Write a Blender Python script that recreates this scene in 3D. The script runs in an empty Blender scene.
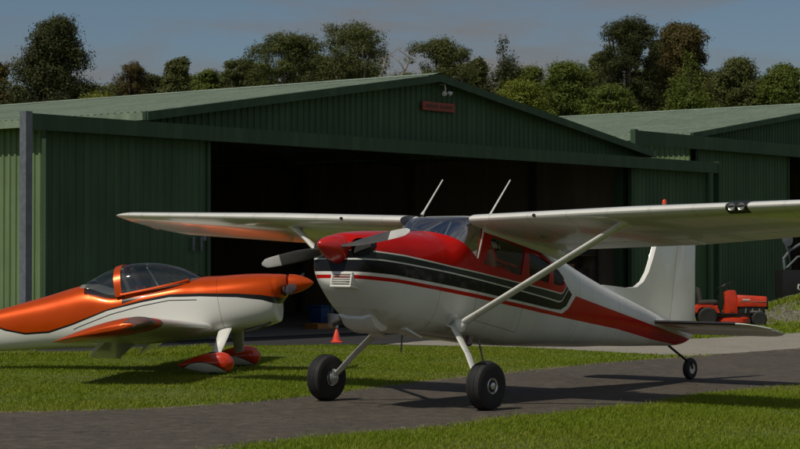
import bpy, bmesh, math, random
import numpy as np
from mathutils import Vector, Matrix

random.seed(7)
rng = np.random.default_rng(11)
R = math.radians
scene = bpy.context.scene
COL = scene.collection

# ------------------------------------------------------------------ helpers
def link(o, parent=None):
    COL.objects.link(o)
    if parent is not None:
        o.parent = parent
    return o

def tag(o, label=None, cat=None, group=None, kind=None):
    if label: o['label'] = label
    if cat: o['category'] = cat
    if group: o['group'] = group
    if kind: o['kind'] = kind
    return o

def thing(name, label, cat, matrix=None, group=None):
    o = bpy.data.objects.new(name, None)
    o.empty_display_size = .3
    COL.objects.link(o)
    if matrix is not None: o.matrix_world = matrix
    return tag(o, label, cat, group)

def T(x, y, z=0, rz=0):
    return Matrix.Translation((x, y, z)) @ Matrix.Rotation(rz, 4, 'Z')

class MB:
    """collects faces of one mesh"""
    def __init__(s):
        s.v = []; s.f = []; s.m = []
    def add(s, verts, faces, mi=0):
        o = len(s.v)
        s.v += [tuple(p) for p in verts]
        s.f += [tuple(i + o for i in f) for f in faces]
        s.m += [mi] * len(faces)
        return s
    def box(s, x0, x1, y0, y1, z0, z1, mi=0):
        v = [(x, y, z) for z in (z0, z1) for y in (y0, y1) for x in (x0, x1)]
        return s.add(v, [(0, 2, 3, 1), (4, 5, 7, 6), (0, 1, 5, 4), (2, 6, 7, 3), (0, 4, 6, 2), (1, 3, 7, 5)], mi)
    def obox(s, c, ax, ay, az, mi=0):
        c = Vector(c); ax, ay, az = Vector(ax), Vector(ay), Vector(az)
        v = [c + i * ax + j * ay + k * az for k in (-1, 1) for j in (-1, 1) for i in (-1, 1)]
        return s.add(v, [(0, 2, 3, 1), (4, 5, 7, 6), (0, 1, 5, 4), (2, 6, 7, 3), (0, 4, 6, 2), (1, 3, 7, 5)], mi)
    def loft(s, rings, closed=True, caps=True, mi=0):
        n = len(rings[0]); v = [p for r in rings for p in r]; f = []
        for i in range(len(rings) - 1):
            for j in range(n if closed else n - 1):
                k = (j + 1) % n
                f.append((i * n + j, i * n + k, (i + 1) * n + k, (i + 1) * n + j))
        if caps and closed:
            f.append(tuple(reversed(range(n))))
            f.append(tuple((len(rings) - 1) * n + j for j in range(n)))
        return s.add(v, f, mi)
    def tube(s, pts, rad, n=10, mi=0, flat=None):
        pts = [Vector(p) for p in pts]
        if not hasattr(rad, '__len__'): rad = [rad] * len(pts)
        rings = []; up = None
        for i, p in enumerate(pts):
            d = (pts[min(i + 1, len(pts) - 1)] - pts[max(i - 1, 0)]).normalized()
            if up is None:
                up = Vector(flat) if flat else (Vector((0, 0, 1)) if abs(d.z) < .9 else Vector((1, 0, 0)))
            a = d.cross(up).normalized(); b = a.cross(d).normalized()
            r = rad[i]
            ra, rb = r if hasattr(r, '__len__') else (r, r)
            rings.append([p + a * (ra * math.cos(t)) + b * (rb * math.sin(t)) for t in [2 * math.pi * j / n for j in range(n)]])
        return s.loft(rings, mi=mi)
    def lathe(s, prof, o, axis, n=24, mi=0):
        """prof: list of (dist along axis, radius)"""
        o = Vector(o); ax = Vector(axis).normalized()
        u = ax.orthogonal().normalized(); w = ax.cross(u)
        rings = [[o + ax * h + (u * math.cos(t) + w * math.sin(t)) * max(r, 1e-4) for t in [2 * math.pi * j / n for j in range(n)]] for h, r in prof]
        return s.loft(rings, mi=mi)
    def prism(s, poly, p0, ex, ey, ez, depth, mi=0):
        """poly in (ex,ey) at p0, extruded by depth along ez"""
        p0, ex, ey, ez = Vector(p0), Vector(ex), Vector(ey), Vector(ez)
        a = [p0 + ex * q[0] + ey * q[1] for q in poly]
        return s.loft([a, [p + ez * depth for p in a]], mi=mi)
    def build(s, name, mats, parent=None, smooth=True, angle=38, bevel=0, label=None):
        me = bpy.data.meshes.new(name)
        me.from_pydata(s.v, [], s.f)
        if not isinstance(mats, (list, tuple)): mats = [mats]
        for m in mats: me.materials.append(m)
        me.polygons.foreach_set('material_index', s.m)
        bm = bmesh.new(); bm.from_mesh(me)
        bmesh.ops.recalc_face_normals(bm, faces=bm.faces[:])
        if bevel:
            ed = [e for e in bm.edges if len(e.link_faces) == 2 and e.calc_face_angle(0) > R(35)]
            bmesh.ops.bevel(bm, geom=ed, offset=bevel, segments=2, profile=.6, affect='EDGES', clamp_overlap=True)
        bm.to_mesh(me); bm.free()
        if smooth:
            me.polygons.foreach_set('use_smooth', [True] * len(me.polygons))
            me.set_sharp_from_angle(angle=R(angle))
        o = bpy.data.objects.new(name, me)
        if label: o['label'] = label
        return link(o, parent)

def evaluated(o):
    dg = bpy.context.evaluated_depsgraph_get(); dg.update()
    return bpy.data.meshes.new_from_object(o.evaluated_get(dg), preserve_all_data_layers=True, depsgraph=dg)

def boolean(o, cutter, op='DIFFERENCE'):
    m = o.modifiers.new('b', 'BOOLEAN'); m.object = cutter; m.operation = op; m.solver = 'EXACT'
    me = evaluated(o); o.modifiers.clear()
    old = o.data; o.data = me; bpy.data.meshes.remove(old)
    return o

def smooth(o, angle=35):
    o.data.polygons.foreach_set('use_smooth', [True] * len(o.data.polygons))
    o.data.set_sharp_from_angle(angle=R(angle))

def pchip(xs, ys, x):
    xs = np.asarray(xs, float); ys = np.asarray(ys, float)
    h = np.diff(xs); d = np.diff(ys) / h
    m = np.zeros_like(ys); m[0] = d[0]; m[-1] = d[-1]
    for i in range(1, len(xs) - 1):
        if d[i - 1] * d[i] > 0:
            w1 = 2 * h[i] + h[i - 1]; w2 = h[i] + 2 * h[i - 1]
            m[i] = (w1 + w2) / (w1 / d[i - 1] + w2 / d[i])
    i = int(np.clip(np.searchsorted(xs, x) - 1, 0, len(xs) - 2))
    t = (x - xs[i]) / h[i]
    return ((2 * t**3 - 3 * t**2 + 1) * ys[i] + (t**3 - 2 * t**2 + t) * h[i] * m[i] + (-2 * t**3 + 3 * t**2) * ys[i + 1] + (t**3 - t**2) * h[i] * m[i + 1])

# ------------------------------------------------------------------ materials
def newmat(name):
    m = bpy.data.materials.new(name); m.use_nodes = True
    nt = m.node_tree; b = nt.nodes['Principled BSDF']
    return m, nt, b

def N(nt, typ, **kw):
    n = nt.nodes.new(typ)
    for k, v in kw.items():
        if k == 'ins':
            for kk, vv in v.items(): n.inputs[kk].default_value = vv
        else: setattr(n, k, v)
    return n

def math_(nt, op, a, b=None, c=None):
    n = N(nt, 'ShaderNodeMath', operation=op)
    for i, q in enumerate((a, b, c)):
        if q is None: continue
        if isinstance(q, (int, float)): n.inputs[i].default_value = q
        else: nt.links.new(q, n.inputs[i])
    return n.outputs[0]

def mix_(nt, fac, a, b):
    n = N(nt, 'ShaderNodeMix', data_type='RGBA')
    for s, q in ((0, fac), (6, a), (7, b)):
        if isinstance(q, (int, float)): n.inputs[s].default_value = q
        elif isinstance(q, (tuple, list)): n.inputs[s].default_value = (*q[:3], 1)
        else: nt.links.new(q, n.inputs[s])
    return n.outputs[2]

def noise_(nt, scale, detail=4, vec=None, rough=.55):
    n = N(nt, 'ShaderNodeTexNoise', ins={'Scale': scale, 'Detail': detail, 'Roughness': rough})
    if vec is None:
        tc = N(nt, 'ShaderNodeTexCoord'); vec = tc.outputs['Object']
    nt.links.new(vec, n.inputs['Vector'])
    return n.outputs['Fac']

def ramp_(nt, fac, stops):
    n = N(nt, 'ShaderNodeValToRGB')
    e = n.color_ramp.elements
    while len(e) < len(stops): e.new(.5)
    for q, (p, c) in zip(e, stops):
        q.position = p; q.color = (*c[:3], 1) if hasattr(c, '__len__') else (c, c, c, 1)
    nt.links.new(fac, n.inputs[0])
    return n.outputs[0]

def bump_(nt, b, h, strength=.2, dist=.01):
    n = N(nt, 'ShaderNodeBump', ins={'Strength': strength, 'Distance': dist})
    nt.links.new(h, n.inputs['Height']); nt.links.new(n.outputs[0], b.inputs['Normal'])

def mat(name, col, rough=.5, metal=0., coat=0., var=.12, scale=6., bump=0., spec=.5, bscale=40.):
    m, nt, b = newmat(name)
    b.inputs['Roughness'].default_value = rough; b.inputs['Metallic'].default_value = metal
    b.inputs['Coat Weight'].default_value = coat; b.inputs['Coat Roughness'].default_value = .06
    b.inputs['Specular IOR Level'].default_value = spec
    if var:
        f = noise_(nt, scale, 6)
        lo = tuple(c * (1 - var) for c in col); hi = tuple(min(1, c * (1 + var)) for c in col)
        nt.links.new(ramp_(nt, f, [(.3, lo), (.7, hi)]), b.inputs['Base Color'])
        r = math_(nt, 'MULTIPLY_ADD', f, rough * .5, rough * .75); nt.links.new(r, b.inputs['Roughness'])
    else: b.inputs['Base Color'].default_value = (*col, 1)
    if bump: bump_(nt, b, noise_(nt, bscale, 5), bump)
    return m

WHITE = (.74, .74, .70)
M = {}
def wing_white():
    m, nt, b = newmat('white_paint')
    tc = N(nt, 'ShaderNodeTexCoord'); sp = N(nt, 'ShaderNodeSeparateXYZ'); nt.links.new(tc.outputs['Object'], sp.inputs[0])
    f = noise_(nt, 2.2, 6); c = ramp_(nt, f, [(.3, (.69, .69, .645)), (.7, (.77, .77, .72))])
    fr = math_(nt, 'ABSOLUTE', math_(nt, 'SUBTRACT', math_(nt, 'FRACT', math_(nt, 'MULTIPLY', sp.outputs[1], 1 / .52)), .5))
    ln = math_(nt, 'LESS_THAN', fr, .007)
    dots = math_(nt, 'MULTIPLY', math_(nt, 'LESS_THAN', math_(nt, 'ABSOLUTE', math_(nt, 'SUBTRACT', fr, .035)), .012), math_(nt, 'GREATER_THAN', math_(nt, 'SINE', math_(nt, 'MULTIPLY', sp.outputs[0], 2 * math.pi / .035)), .3))
    c = mix_(nt, math_(nt, 'MULTIPLY', math_(nt, 'MAXIMUM', ln, math_(nt, 'MULTIPLY', dots, .5)), .38), c, (.15, .15, .13))
    g = noise_(nt, 3.5, 7, rough=.7)
    c = mix_(nt, ramp_(nt, g, [(.58, 0.), (.78, .12)]), c, (.36, .33, .24))
    nt.links.new(c, b.inputs['Base Color']); b.inputs['Roughness'].default_value = .22; b.inputs['Coat Weight'].default_value = .5; b.inputs['Coat Roughness'].default_value = .05
    bump_(nt, b, noise_(nt, 4., 2), .15, .02)
    return m
M['white'] = wing_white()
M['white_dull'] = mat('white_satin', (.68, .68, .64), .45, var=.08)
M['red'] = mat('red_paint', (.52, .012, .009), .26, coat=.5, var=.08, scale=3)
M['orange'] = mat('orange_paint', (.66, .074, .001), .3, metal=.42, coat=.08, var=.06, scale=3)
M['black'] = mat('black_satin', (.012, .012, .012), .4)
M['rubber'] = mat('rubber', (.016, .016, .016), .78, var=.35, scale=14, bump=.25)
M['alu'] = mat('aluminium', (.62, .62, .62), .3, metal=.9)
M['blade'] = mat('dark_blade_paint', (.055, .055, .055), .5)
M['blade_lamp'] = mat('lamp_reflector', (.35, .35, .34), .3, metal=.6)
M['bladetip'] = mat('pale_blade_tip', (.50, .50, .48), .4)
M['steel'] = mat('dark_steel', (.16, .15, .14), .45, metal=.7, var=.3)
M['galv'] = mat('galvanised_steel', (.15, .165, .19), .55, metal=.2, var=.2, scale=9)
M['darkint'] = mat('dark_interior', (.02, .02, .02), .8)
M['seal_rubber'] = mat('window_seal', (.20, .19, .17), .6)
M['redint'] = mat('red_interior', (.24, .02, .015), .6)
M['lining'] = mat('beige_lining', (.52, .47, .38), .8)
M['greyint'] = mat('grey_cloth', (.19, .185, .17), .9)
M['skin'] = mat('skin', (.45, .24, .17), .55, var=.1, scale=20)
M['seatcloth'] = mat('worn_black_vinyl', (.045, .045, .04), .7, var=.4)
M['hair'] = mat('hair', (.05, .035, .025), .7)
M['shirt'] = mat('white_cotton', (.66, .66, .64), .85)
M['shirt2'] = mat('red_cotton', (.42, .07, .05), .85)
M['jean'] = mat('denim', (.05, .06, .10), .9)
M['amber'] = mat('red_lens', (.7, .05, .01), .15, coat=.5, var=0)
M['lens'] = mat('smoky_lens', (.15, .085, .075), .12, coat=.5, var=.3)
M['cone'] = mat('cone_orange', (.80, .075, .04), .5)
M['blue'] = mat('blue_plastic', (.01, .07, .22), .5)
M['yellow'] = mat('yellow_plastic', (.30, .13, .02), .6)
M['wood'] = mat('timber', (.16, .10, .055), .7, var=.3)
M['card'] = mat('cardboard', (.25, .17, .10), .85)
M['signred'] = mat('rust_red_board', (.28, .05, .03), .6, var=.25)
M['mower'] = mat('tractor_orange', (.55, .035, .006), .4, coat=.2, var=.25, scale=5)

def glass(name, tint=(.82, .86, .84), f0=.06, rough=.02, kf=.42):
    m = bpy.data.materials.new(name); m.use_nodes = True
    nt = m.node_tree; nt.nodes.clear()
    o = N(nt, 'ShaderNodeOutputMaterial'); mx = N(nt, 'ShaderNodeMixShader')
    t = N(nt, 'ShaderNodeBsdfTransparent', ins={'Color': (*tint, 1)})
    g = N(nt, 'ShaderNodeBsdfGlossy', ins={'Color': (1, 1, 1, 1), 'Roughness': rough})
    fr = N(nt, 'ShaderNodeFresnel')
    bf = N(nt, 'ShaderNodeNewGeometry'); nt.links.new(math_(nt, 'MULTIPLY_ADD', bf.outputs['Backfacing'], 1 / 1.5 - 1.5, 1.5), fr.inputs['IOR'])
    nt.links.new(math_(nt, 'MULTIPLY_ADD', fr.outputs[0], kf, f0 - .035), mx.inputs[0])
    nt.links.new(t.outputs[0], mx.inputs[1]); nt.links.new(g.outputs[0], mx.inputs[2])
    nt.links.new(mx.outputs[0], o.inputs[0])
    return m
M['glass'] = glass('clear_perspex', (.97, .975, .965), .036, .02, .16)
M['smoke'] = glass('tinted_perspex', (.62, .66, .63), .10, .02, .8)
M['screen'] = glass('aged_perspex', (.84, .86, .86), .31, .05)

def fcurve(nt, x, x0, x1, y0, y1, pts):
    """piecewise linear curve y(x) as a node"""
    t = math_(nt, 'MULTIPLY_ADD', x, 1 / (x1 - x0), -x0 / (x1 - x0))
    n = N(nt, 'ShaderNodeFloatCurve'); cv = n.mapping.curves[0]
    q = [((a - x0) / (x1 - x0), (b - y0) / (y1 - y0)) for a, b in pts]
    if q[0][0] > 0.001: q = [(0, q[0][1])] + q
    if q[-1][0] < .999: q = q + [(1, q[-1][1])]
    while len(cv.points) < len(q): cv.points.new(.5, .5)
    for p, (a, b) in zip(cv.points, q):
        p.location = (min(max(a, 0), 1), min(max(b, 0), 1)); p.handle_type = 'VECTOR'
    n.mapping.update()
    nt.links.new(t, n.inputs['Value'])
    return math_(nt, 'MULTIPLY_ADD', n.outputs[0], y1 - y0, y0)

def livery_highwing():
    m, nt, b = newmat('red_white_black_livery')
    tc = N(nt, 'ShaderNodeTexCoord'); sp = N(nt, 'ShaderNodeSeparateXYZ'); nt.links.new(tc.outputs['Object'], sp.inputs[0])
    a, c = sp.outputs[0], sp.outputs[2]
    C = lambda pts: fcurve(nt, a, -2, 6.5, .5, 3.5, pts)
    gt = lambda p, q: math_(nt, 'GREATER_THAN', p, q)
    l1 = C([(-1.5, 1.485), (-.87, 1.535), (-.1, 1.56), (.38, 1.583), (1.06, 1.609), (2.13, 1.66), (2.18, 1.69), (2.30, 1.85), (2.36, 3.3)])
    l2 = C([(-1.5, 1.385), (-1.2, 1.425), (-.85, 1.45), (-.09, 1.49), (.62, 1.513), (1.32, 1.531), (2.08, 1.553), (2.16, 1.575), (2.35, 1.80), (2.42, 3.3)])
    l3 = C([(-1.5, 1.24), (-1.02, 1.288), (.31, 1.358), (.99, 1.388), (1.886, 1.429), (2.15, 1.458), (2.29, 1.531), (2.444, 1.739), (2.52, 1.9), (2.56, 3.3)])
    up = C([(-1.5, 1.215), (-.94, 1.266), (.31, 1.336), (1.0, 1.366), (1.75, 1.402), (2.2, 1.43), (2.35, 1.52), (2.5, 1.69), (2.58, 1.765), (3.66, 1.835), (5.0, 1.83), (5.3, 2.6)])
    lo = C([(-1.5, 1.175), (-.93, 1.227), (.32, 1.292), (1.69, 1.352), (3.69, 1.489), (4.75, 1.522), (6, 1.60)])
    ru = C([(.2, 3.4), (.26, 2.13), (.5, 2.083), (1.32, 2.105), (1.9, 1.978), (2.24, 1.787), (2.40, 1.70)])
    w = noise_(nt, 2.5, 5)
    wc = ramp_(nt, w, [(.3, (.68, .68, .645)), (.7, (.76, .76, .72))])
    red = ramp_(nt, w, [(.3, (.42, .006, .004)), (.7, (.51, .009, .005))])
    col = mix_(nt, math_(nt, 'MULTIPLY', gt(c, lo), math_(nt, 'LESS_THAN', c, up)), wc, red)
    W = .013
    col = mix_(nt, gt(c, math_(nt, 'SUBTRACT', l3, W * .7)), col, wc)
    col = mix_(nt, gt(c, math_(nt, 'ADD', l3, W * .7)), col, (.012, .012, .013))
    col = mix_(nt, gt(c, math_(nt, 'SUBTRACT', l2, W * .6)), col, wc)
    col = mix_(nt, gt(c, math_(nt, 'ADD', l2, W * .6)), col, (.035, .043, .038))
    col = mix_(nt, gt(c, math_(nt, 'SUBTRACT', l1, W * .6)), col, wc)
    col = mix_(nt, gt(c, math_(nt, 'ADD', l1, W * .6)), col, red)
    col = mix_(nt, gt(c, ru), col, wc)
    # cowl and door seams, rows of fasteners: fine dark joints
    seams = None
    for s in (-.27, 2.62, 3.7, 4.75):
        q = math_(nt, 'LESS_THAN', math_(nt, 'ABSOLUTE', math_(nt, 'SUBTRACT', a, s)), .0035)
        seams = q if seams is None else math_(nt, 'MAXIMUM', seams, q)
    for (s, z0, z1) in ((.37, 1.05, 1.72), (1.26, 1.05, 1.72)):
        q = math_(nt, 'LESS_THAN', math_(nt, 'ABSOLUTE', math_(nt, 'SUBTRACT', a, s)), .004)
        q = math_(nt, 'MULTIPLY', q, math_(nt, 'MULTIPLY', gt(c, z0), math_(nt, 'LESS_THAN', c, z1)))
        seams = math_(nt, 'MAXIMUM', seams, q)
    q = math_(nt, 'LESS_THAN', math_(nt, 'ABSOLUTE', math_(nt, 'SUBTRACT', c, 1.05)), .004)
    q = math_(nt, 'MULTIPLY', q, math_(nt, 'MULTIPLY', gt(a, .37), math_(nt, 'LESS_THAN', a, 1.26)))
    seams = math_(nt, 'MAXIMUM', seams, q)
    col = mix_(nt, math_(nt, 'MULTIPLY', seams, .55), col, (.06, .06, .055))
    rv = math_(nt, 'LESS_THAN', math_(nt, 'ABSOLUTE', math_(nt, 'SUBTRACT', math_(nt, 'FRACT', math_(nt, 'MULTIPLY', a, 2.2)), .5)), .014)
    rv = math_(nt, 'MULTIPLY', rv, math_(nt, 'GREATER_THAN', math_(nt, 'SINE', math_(nt, 'MULTIPLY', c, 2 * math.pi / .04)), .2))
    col = mix_(nt, math_(nt, 'MULTIPLY', math_(nt, 'MULTIPLY', rv, gt(a, .3)), .3), col, (.10, .10, .09))
    refl = ramp_(nt, noise_(nt, 9, 5, rough=.65), [(.50, 0.), (.64, .28)])  # pale mottling painted into the black band in place of reflections
    refl = math_(nt, 'MULTIPLY', refl, math_(nt, 'MULTIPLY', math_(nt, 'MULTIPLY', gt(a, -1.0), math_(nt, 'LESS_THAN', a, .55)), math_(nt, 'MULTIPLY', gt(c, math_(nt, 'ADD', l3, .02)), math_(nt, 'LESS_THAN', c, math_(nt, 'SUBTRACT', l2, .02)))))
    col = mix_(nt, refl, col, (.17, .165, .14))
    # oily grime along the belly, chipped paint specks on the cowl
    g = noise_(nt, 5, 6)
    bel = math_(nt, 'MULTIPLY', ramp_(nt, c, [(.0, 1.), (1., 0.)]), 1)
    chips = gt(noise_(nt, 28, 3), .735)
    ch = math_(nt, 'MULTIPLY', chips, math_(nt, 'MULTIPLY', math_(nt, 'LESS_THAN', a, .35), gt(c, 1.5)))
    ch = math_(nt, 'MULTIPLY', ch, gt(a, -.55))
    col = mix_(nt, math_(nt, 'MULTIPLY', ch, .55), col, (.6, .45, .4))
    low = math_(nt, 'MULTIPLY', math_(nt, 'LESS_THAN', c, .92), math_(nt, 'LESS_THAN', a, 1.6))
    st = math_(nt, 'MULTIPLY', low, ramp_(nt, g, [(.42, 0.), (.7, .45)]))
    col = mix_(nt, st, col, (.30, .26, .17))
    nt.links.new(col, b.inputs['Base Color'])
    b.inputs['Roughness'].default_value = .17; b.inputs['Specular IOR Level'].default_value = .16; b.inputs['Coat Weight'].default_value = 0; b.inputs['Coat Roughness'].default_value = .05
    bump_(nt, b, noise_(nt, 3.5, 2), .12, .02)
    return m

def livery_lowwing():
    m, nt, b = newmat('orange_white_livery')
    tc = N(nt, 'ShaderNodeTexCoord'); sp = N(nt, 'ShaderNodeSeparateXYZ'); nt.links.new(tc.outputs['Object'], sp.inputs[0])
    a, c = sp.outputs[0], sp.outputs[2]
    C = lambda pts: fcurve(nt, a, -1.5, 5, .3, 2.3, pts)
    gt = lambda p, q: math_(nt, 'GREATER_THAN', p, q)
    base = [(-1.1, .74), (-.97, .80), (-.71, .93), (-.38, 1.03), (.15, 1.14), (.59, 1.21), (.99, 1.21), (1.54, 1.18), (2.1, 1.07), (2.49, 1.02), (2.86, 1.06), (3.16, 1.17), (3.5, 1.36), (3.8, 1.8)]
    th = [.12, .11, .075, .055, .045, .04, .03, .022, .028, .03, .03, .03, .03, .03]
    lo = C(base); hi = C([(x, y + t) for (x, y), t in zip(base, th)])
    wc = (.74, .74, .70)
    og = ramp_(nt, noise_(nt, 3, 4), [(.3, (.62, .066, .001)), (.7, (.70, .082, .001))])
    l2 = C([(.2, 1.10), (.6, 1.165), (1.0, 1.16), (1.5, 1.12), (2.0, 1.03), (2.2, .98)])
    s2 = math_(nt, 'LESS_THAN', math_(nt, 'ABSOLUTE', math_(nt, 'SUBTRACT', c, l2)), .007)
    s2 = math_(nt, 'MULTIPLY', s2, math_(nt, 'MULTIPLY', gt(a, .2), math_(nt, 'LESS_THAN', a, 2.1)))
    col = mix_(nt, s2, wc, (.012, .012, .012))
    col = mix_(nt, gt(c, lo), col, (.010, .010, .011))
    col = mix_(nt, gt(c, hi), col, og)
    l3 = C([(.4, 1.315), (.8, 1.30), (1.3, 1.275)]); t3 = C([(.4, .302), (1.0, .312), (1.3, .332)])
    s3 = math_(nt, 'LESS_THAN', math_(nt, 'ABSOLUTE', math_(nt, 'SUBTRACT', c, l3)), math_(nt, 'SUBTRACT', t3, .3))
    s3 = math_(nt, 'MULTIPLY', s3, math_(nt, 'MULTIPLY', gt(a, .4), math_(nt, 'LESS_THAN', a, 1.3)))
    col = mix_(nt, s3, col, (.012, .012, .012))
    q = math_(nt, 'LESS_THAN', math_(nt, 'ABSOLUTE', math_(nt, 'SUBTRACT', a, -.1)), .004)
    q = math_(nt, 'MULTIPLY', q, .6)
    col = mix_(nt, q, col, (.08, .03, .01))
    nt.links.new(col, b.inputs['Base Color'])
    nt.links.new(math_(nt, 'MULTIPLY', gt(c, hi), .42), b.inputs['Metallic'])
    b.inputs['Roughness'].default_value = .3; b.inputs['Specular IOR Level'].default_value = .35; b.inputs['Coat Weight'].default_value = .08; b.inputs['Coat Roughness'].default_value = .05
    return m
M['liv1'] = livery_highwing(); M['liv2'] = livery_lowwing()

def ribbed_white():
    m, nt, b = newmat('ribbed_white_skin')
    tc = N(nt, 'ShaderNodeTexCoord'); sp = N(nt, 'ShaderNodeSeparateXYZ'); nt.links.new(tc.outputs['Object'], sp.inputs[0])
    s = math_(nt, 'SINE', math_(nt, 'MULTIPLY', sp.outputs[1], 2 * math.pi / .085))
    b.inputs['Base Color'].default_value = (*WHITE, 1); b.inputs['Roughness'].default_value = .28; b.inputs['Coat Weight'].default_value = .4
    bump_(nt, b, s, .5, .006)
    return m
M['ribwhite'] = ribbed_white()

def ground_grass():
    m, nt, b = newmat('grass_soil')
    f = noise_(nt, .8, 8); g = noise_(nt, 14, 6)
    c1 = ramp_(nt, f, [(.3, (.085, .12, .008)), (.55, (.11, .15, .012)), (.75, (.15, .15, .03))])
    c2 = ramp_(nt, g, [(.3, (.035, .05, .008)), (.7, (.11, .125, .026))])
    nt.links.new(mix_(nt, .5, c1, c2), b.inputs['Base Color'])
    b.inputs['Roughness'].default_value = .95
    bump_(nt, b, g, .8, .04)
    return m
M['ground'] = ground_grass()

def asphalt(name, base, patch, spots=True):
    m, nt, b = newmat(name)
    f = noise_(nt, .9, 7); g = noise_(nt, 55, 4, rough=.7); k = noise_(nt, 170, 2)
    lo = tuple(q * .72 for q in base); hi = patch
    c = ramp_(nt, f, [(.32, lo), (.5, base), (.72, hi)])
    c = mix_(nt, .55, c, ramp_(nt, g, [(.38, tuple(q * .35 for q in base)), (.64, tuple(q * 1.9 for q in base))]))
    if spots:
        mp_ = N(nt, 'ShaderNodeMapping', ins={'Scale': (1, 1, 1)}); tc_ = N(nt, 'ShaderNodeTexCoord'); nt.links.new(tc_.outputs['Object'], mp_.inputs[0])
        mid = noise_(nt, 5.5, 8, mp_.outputs[0], .72)
        c = mix_(nt, ramp_(nt, mid, [(.40, .55), (.55, 0.)]), c, tuple(q * .42 for q in base))
        c = mix_(nt, ramp_(nt, mid, [(.54, 0.), (.70, .75)]), c, tuple(q * 1.9 for q in base))
        vo = N(nt, 'ShaderNodeTexVoronoi', feature='DISTANCE_TO_EDGE', ins={'Scale': .42}); wv = N(nt, 'ShaderNodeVectorMath', operation='ADD'); nz = N(nt, 'ShaderNodeTexNoise', ins={'Scale': 2.2, 'Detail': 4.}); nt.links.new(tc_.outputs['Object'], nz.inputs['Vector']); nt.links.new(tc_.outputs['Object'], wv.inputs[0]); nt.links.new(nz.outputs['Color'], wv.inputs[1]); nt.links.new(wv.outputs[0], vo.inputs['Vector'])
        c = mix_(nt, math_(nt, 'MULTIPLY', math_(nt, 'LESS_THAN', vo.outputs['Distance'], .006), .6), c, tuple(q * .25 for q in base))
        c = mix_(nt, math_(nt, 'GREATER_THAN', k, .66), c, tuple(q * 2.6 for q in base))
    nt.links.new(c, b.inputs['Base Color']); b.inputs['Roughness'].default_value = .88
    bump_(nt, b, g, .7, .012)
    return m
M['asphalt'] = asphalt('asphalt', (.076, .063, .048), (.108, .091, .069))
M['seal'] = asphalt('dark_bitumen', (.024, .024, .025), (.032, .032, .033), False)  # apron surface, much darker than the taxiway
M['concrete'] = asphalt('concrete', (.26, .24, .20), (.32, .295, .25), False)
M['gravel'] = asphalt('gravel', (.15, .14, .12), (.22, .2, .17))

def sheetmetal(name, col, rough=.42):
    m, nt, b = newmat(name)
    f = noise_(nt, .7, 6); g = noise_(nt, 9, 4)
    c = ramp_(nt, f, [(.3, tuple(q * .82 for q in col)), (.7, tuple(q * 1.12 for q in col))])
    c = mix_(nt, math_(nt, 'MULTIPLY', g, .18), c, tuple(q * .55 for q in col))
    tc = N(nt, 'ShaderNodeTexCoord'); mp = N(nt, 'ShaderNodeMapping', ins={'Scale': (4.2, 4.2, .22)}); nt.links.new(tc.outputs['Object'], mp.inputs[0])
    st = noise_(nt, 1., 5, mp.outputs[0], .65)
    c = mix_(nt, ramp_(nt, st, [(.50, 0.), (.72, .45)]), c, tuple(q * 1.6 + .01 for q in col))
    c = mix_(nt, ramp_(nt, st, [(.28, .4), (.46, 0.)]), c, tuple(q * .5 for q in col))
    nt.links.new(c, b.inputs['Base Color']); b.inputs['Roughness'].default_value = rough; bump_(nt, b, noise_(nt, 2.2, 3), .25, .02); b.inputs['Specular IOR Level'].default_value = .25
    return m
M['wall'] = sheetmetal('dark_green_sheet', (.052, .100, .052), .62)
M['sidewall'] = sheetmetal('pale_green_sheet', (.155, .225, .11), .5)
M['trim'] = sheetmetal('green_trim', (.042, .080, .043), .62)
M['roof'] = sheetmetal('pale_green_roof', (.225, .285, .21), .5)
M['wallback'] = sheetmetal('brown_lining', (.26, .20, .15), .8)
M['slab'] = asphalt('floor_concrete', (.13, .125, .12), (.17, .165, .16), False)

# ------------------------------------------------------------------ world, sun, camera
SUN_H = Vector((-.77, -.64)).normalized(); EL = R(53)
w = bpy.data.worlds.new('World'); scene.world = w; w.use_nodes = True
nt = w.node_tree; bg = nt.nodes['Background']
sky = N(nt, 'ShaderNodeTexSky', sky_type='NISHITA', sun_disc=False, sun_elevation=EL, sun_rotation=math.atan2(SUN_H.x, SUN_H.y) % (2 * math.pi),
        air_density=1.0, dust_density=.7, ozone_density=2.2)
tc = N(nt, 'ShaderNodeTexCoord'); mp = N(nt, 'ShaderNodeMapping', ins={'Scale': (1.2, 1.2, 7.5), 'Location': (.35, .1, .18)})
nt.links.new(tc.outputs['Generated'], mp.inputs[0])
cl = N(nt, 'ShaderNodeTexNoise', ins={'Scale': 3.1, 'Detail': 9., 'Roughness': .58, 'Distortion': .35}); nt.links.new(mp.outputs[0], cl.inputs['Vector'])
cf = ramp_(nt, cl.outputs['Fac'], [(.45, 0.), (.63, .85)])
tn = N(nt, 'ShaderNodeMix', data_type='RGBA', blend_type='MULTIPLY'); tn.inputs[0].default_value = 1.; nt.links.new(sky.outputs[0], tn.inputs[6]); tn.inputs[7].default_value = (.94, 1.0, 1.08, 1)
c = mix_(nt, cf, tn.outputs[2], (4.1, 3.8, 3.6))
# unseen cloud bank, added to brighten the shaded fin and hangar front
dt = N(nt, 'ShaderNodeVectorMath', operation='DOT_PRODUCT'); nt.links.new(tc.outputs['Generated'], dt.inputs[0]); dt.inputs[1].default_value = Vector((.62, -.55, .56)).normalized()
bk = math_(nt, 'MULTIPLY', ramp_(nt, dt.outputs['Value'], [(.35, 0.), (.85, 1.)]), ramp_(nt, cl.outputs['Fac'], [(.36, .25), (.56, 1.)]))
c = mix_(nt, bk, c, (6.5, 6.5, 6.8))
nt.links.new(c, bg.inputs['Color']); bg.inputs['Strength'].default_value = .074

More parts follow.
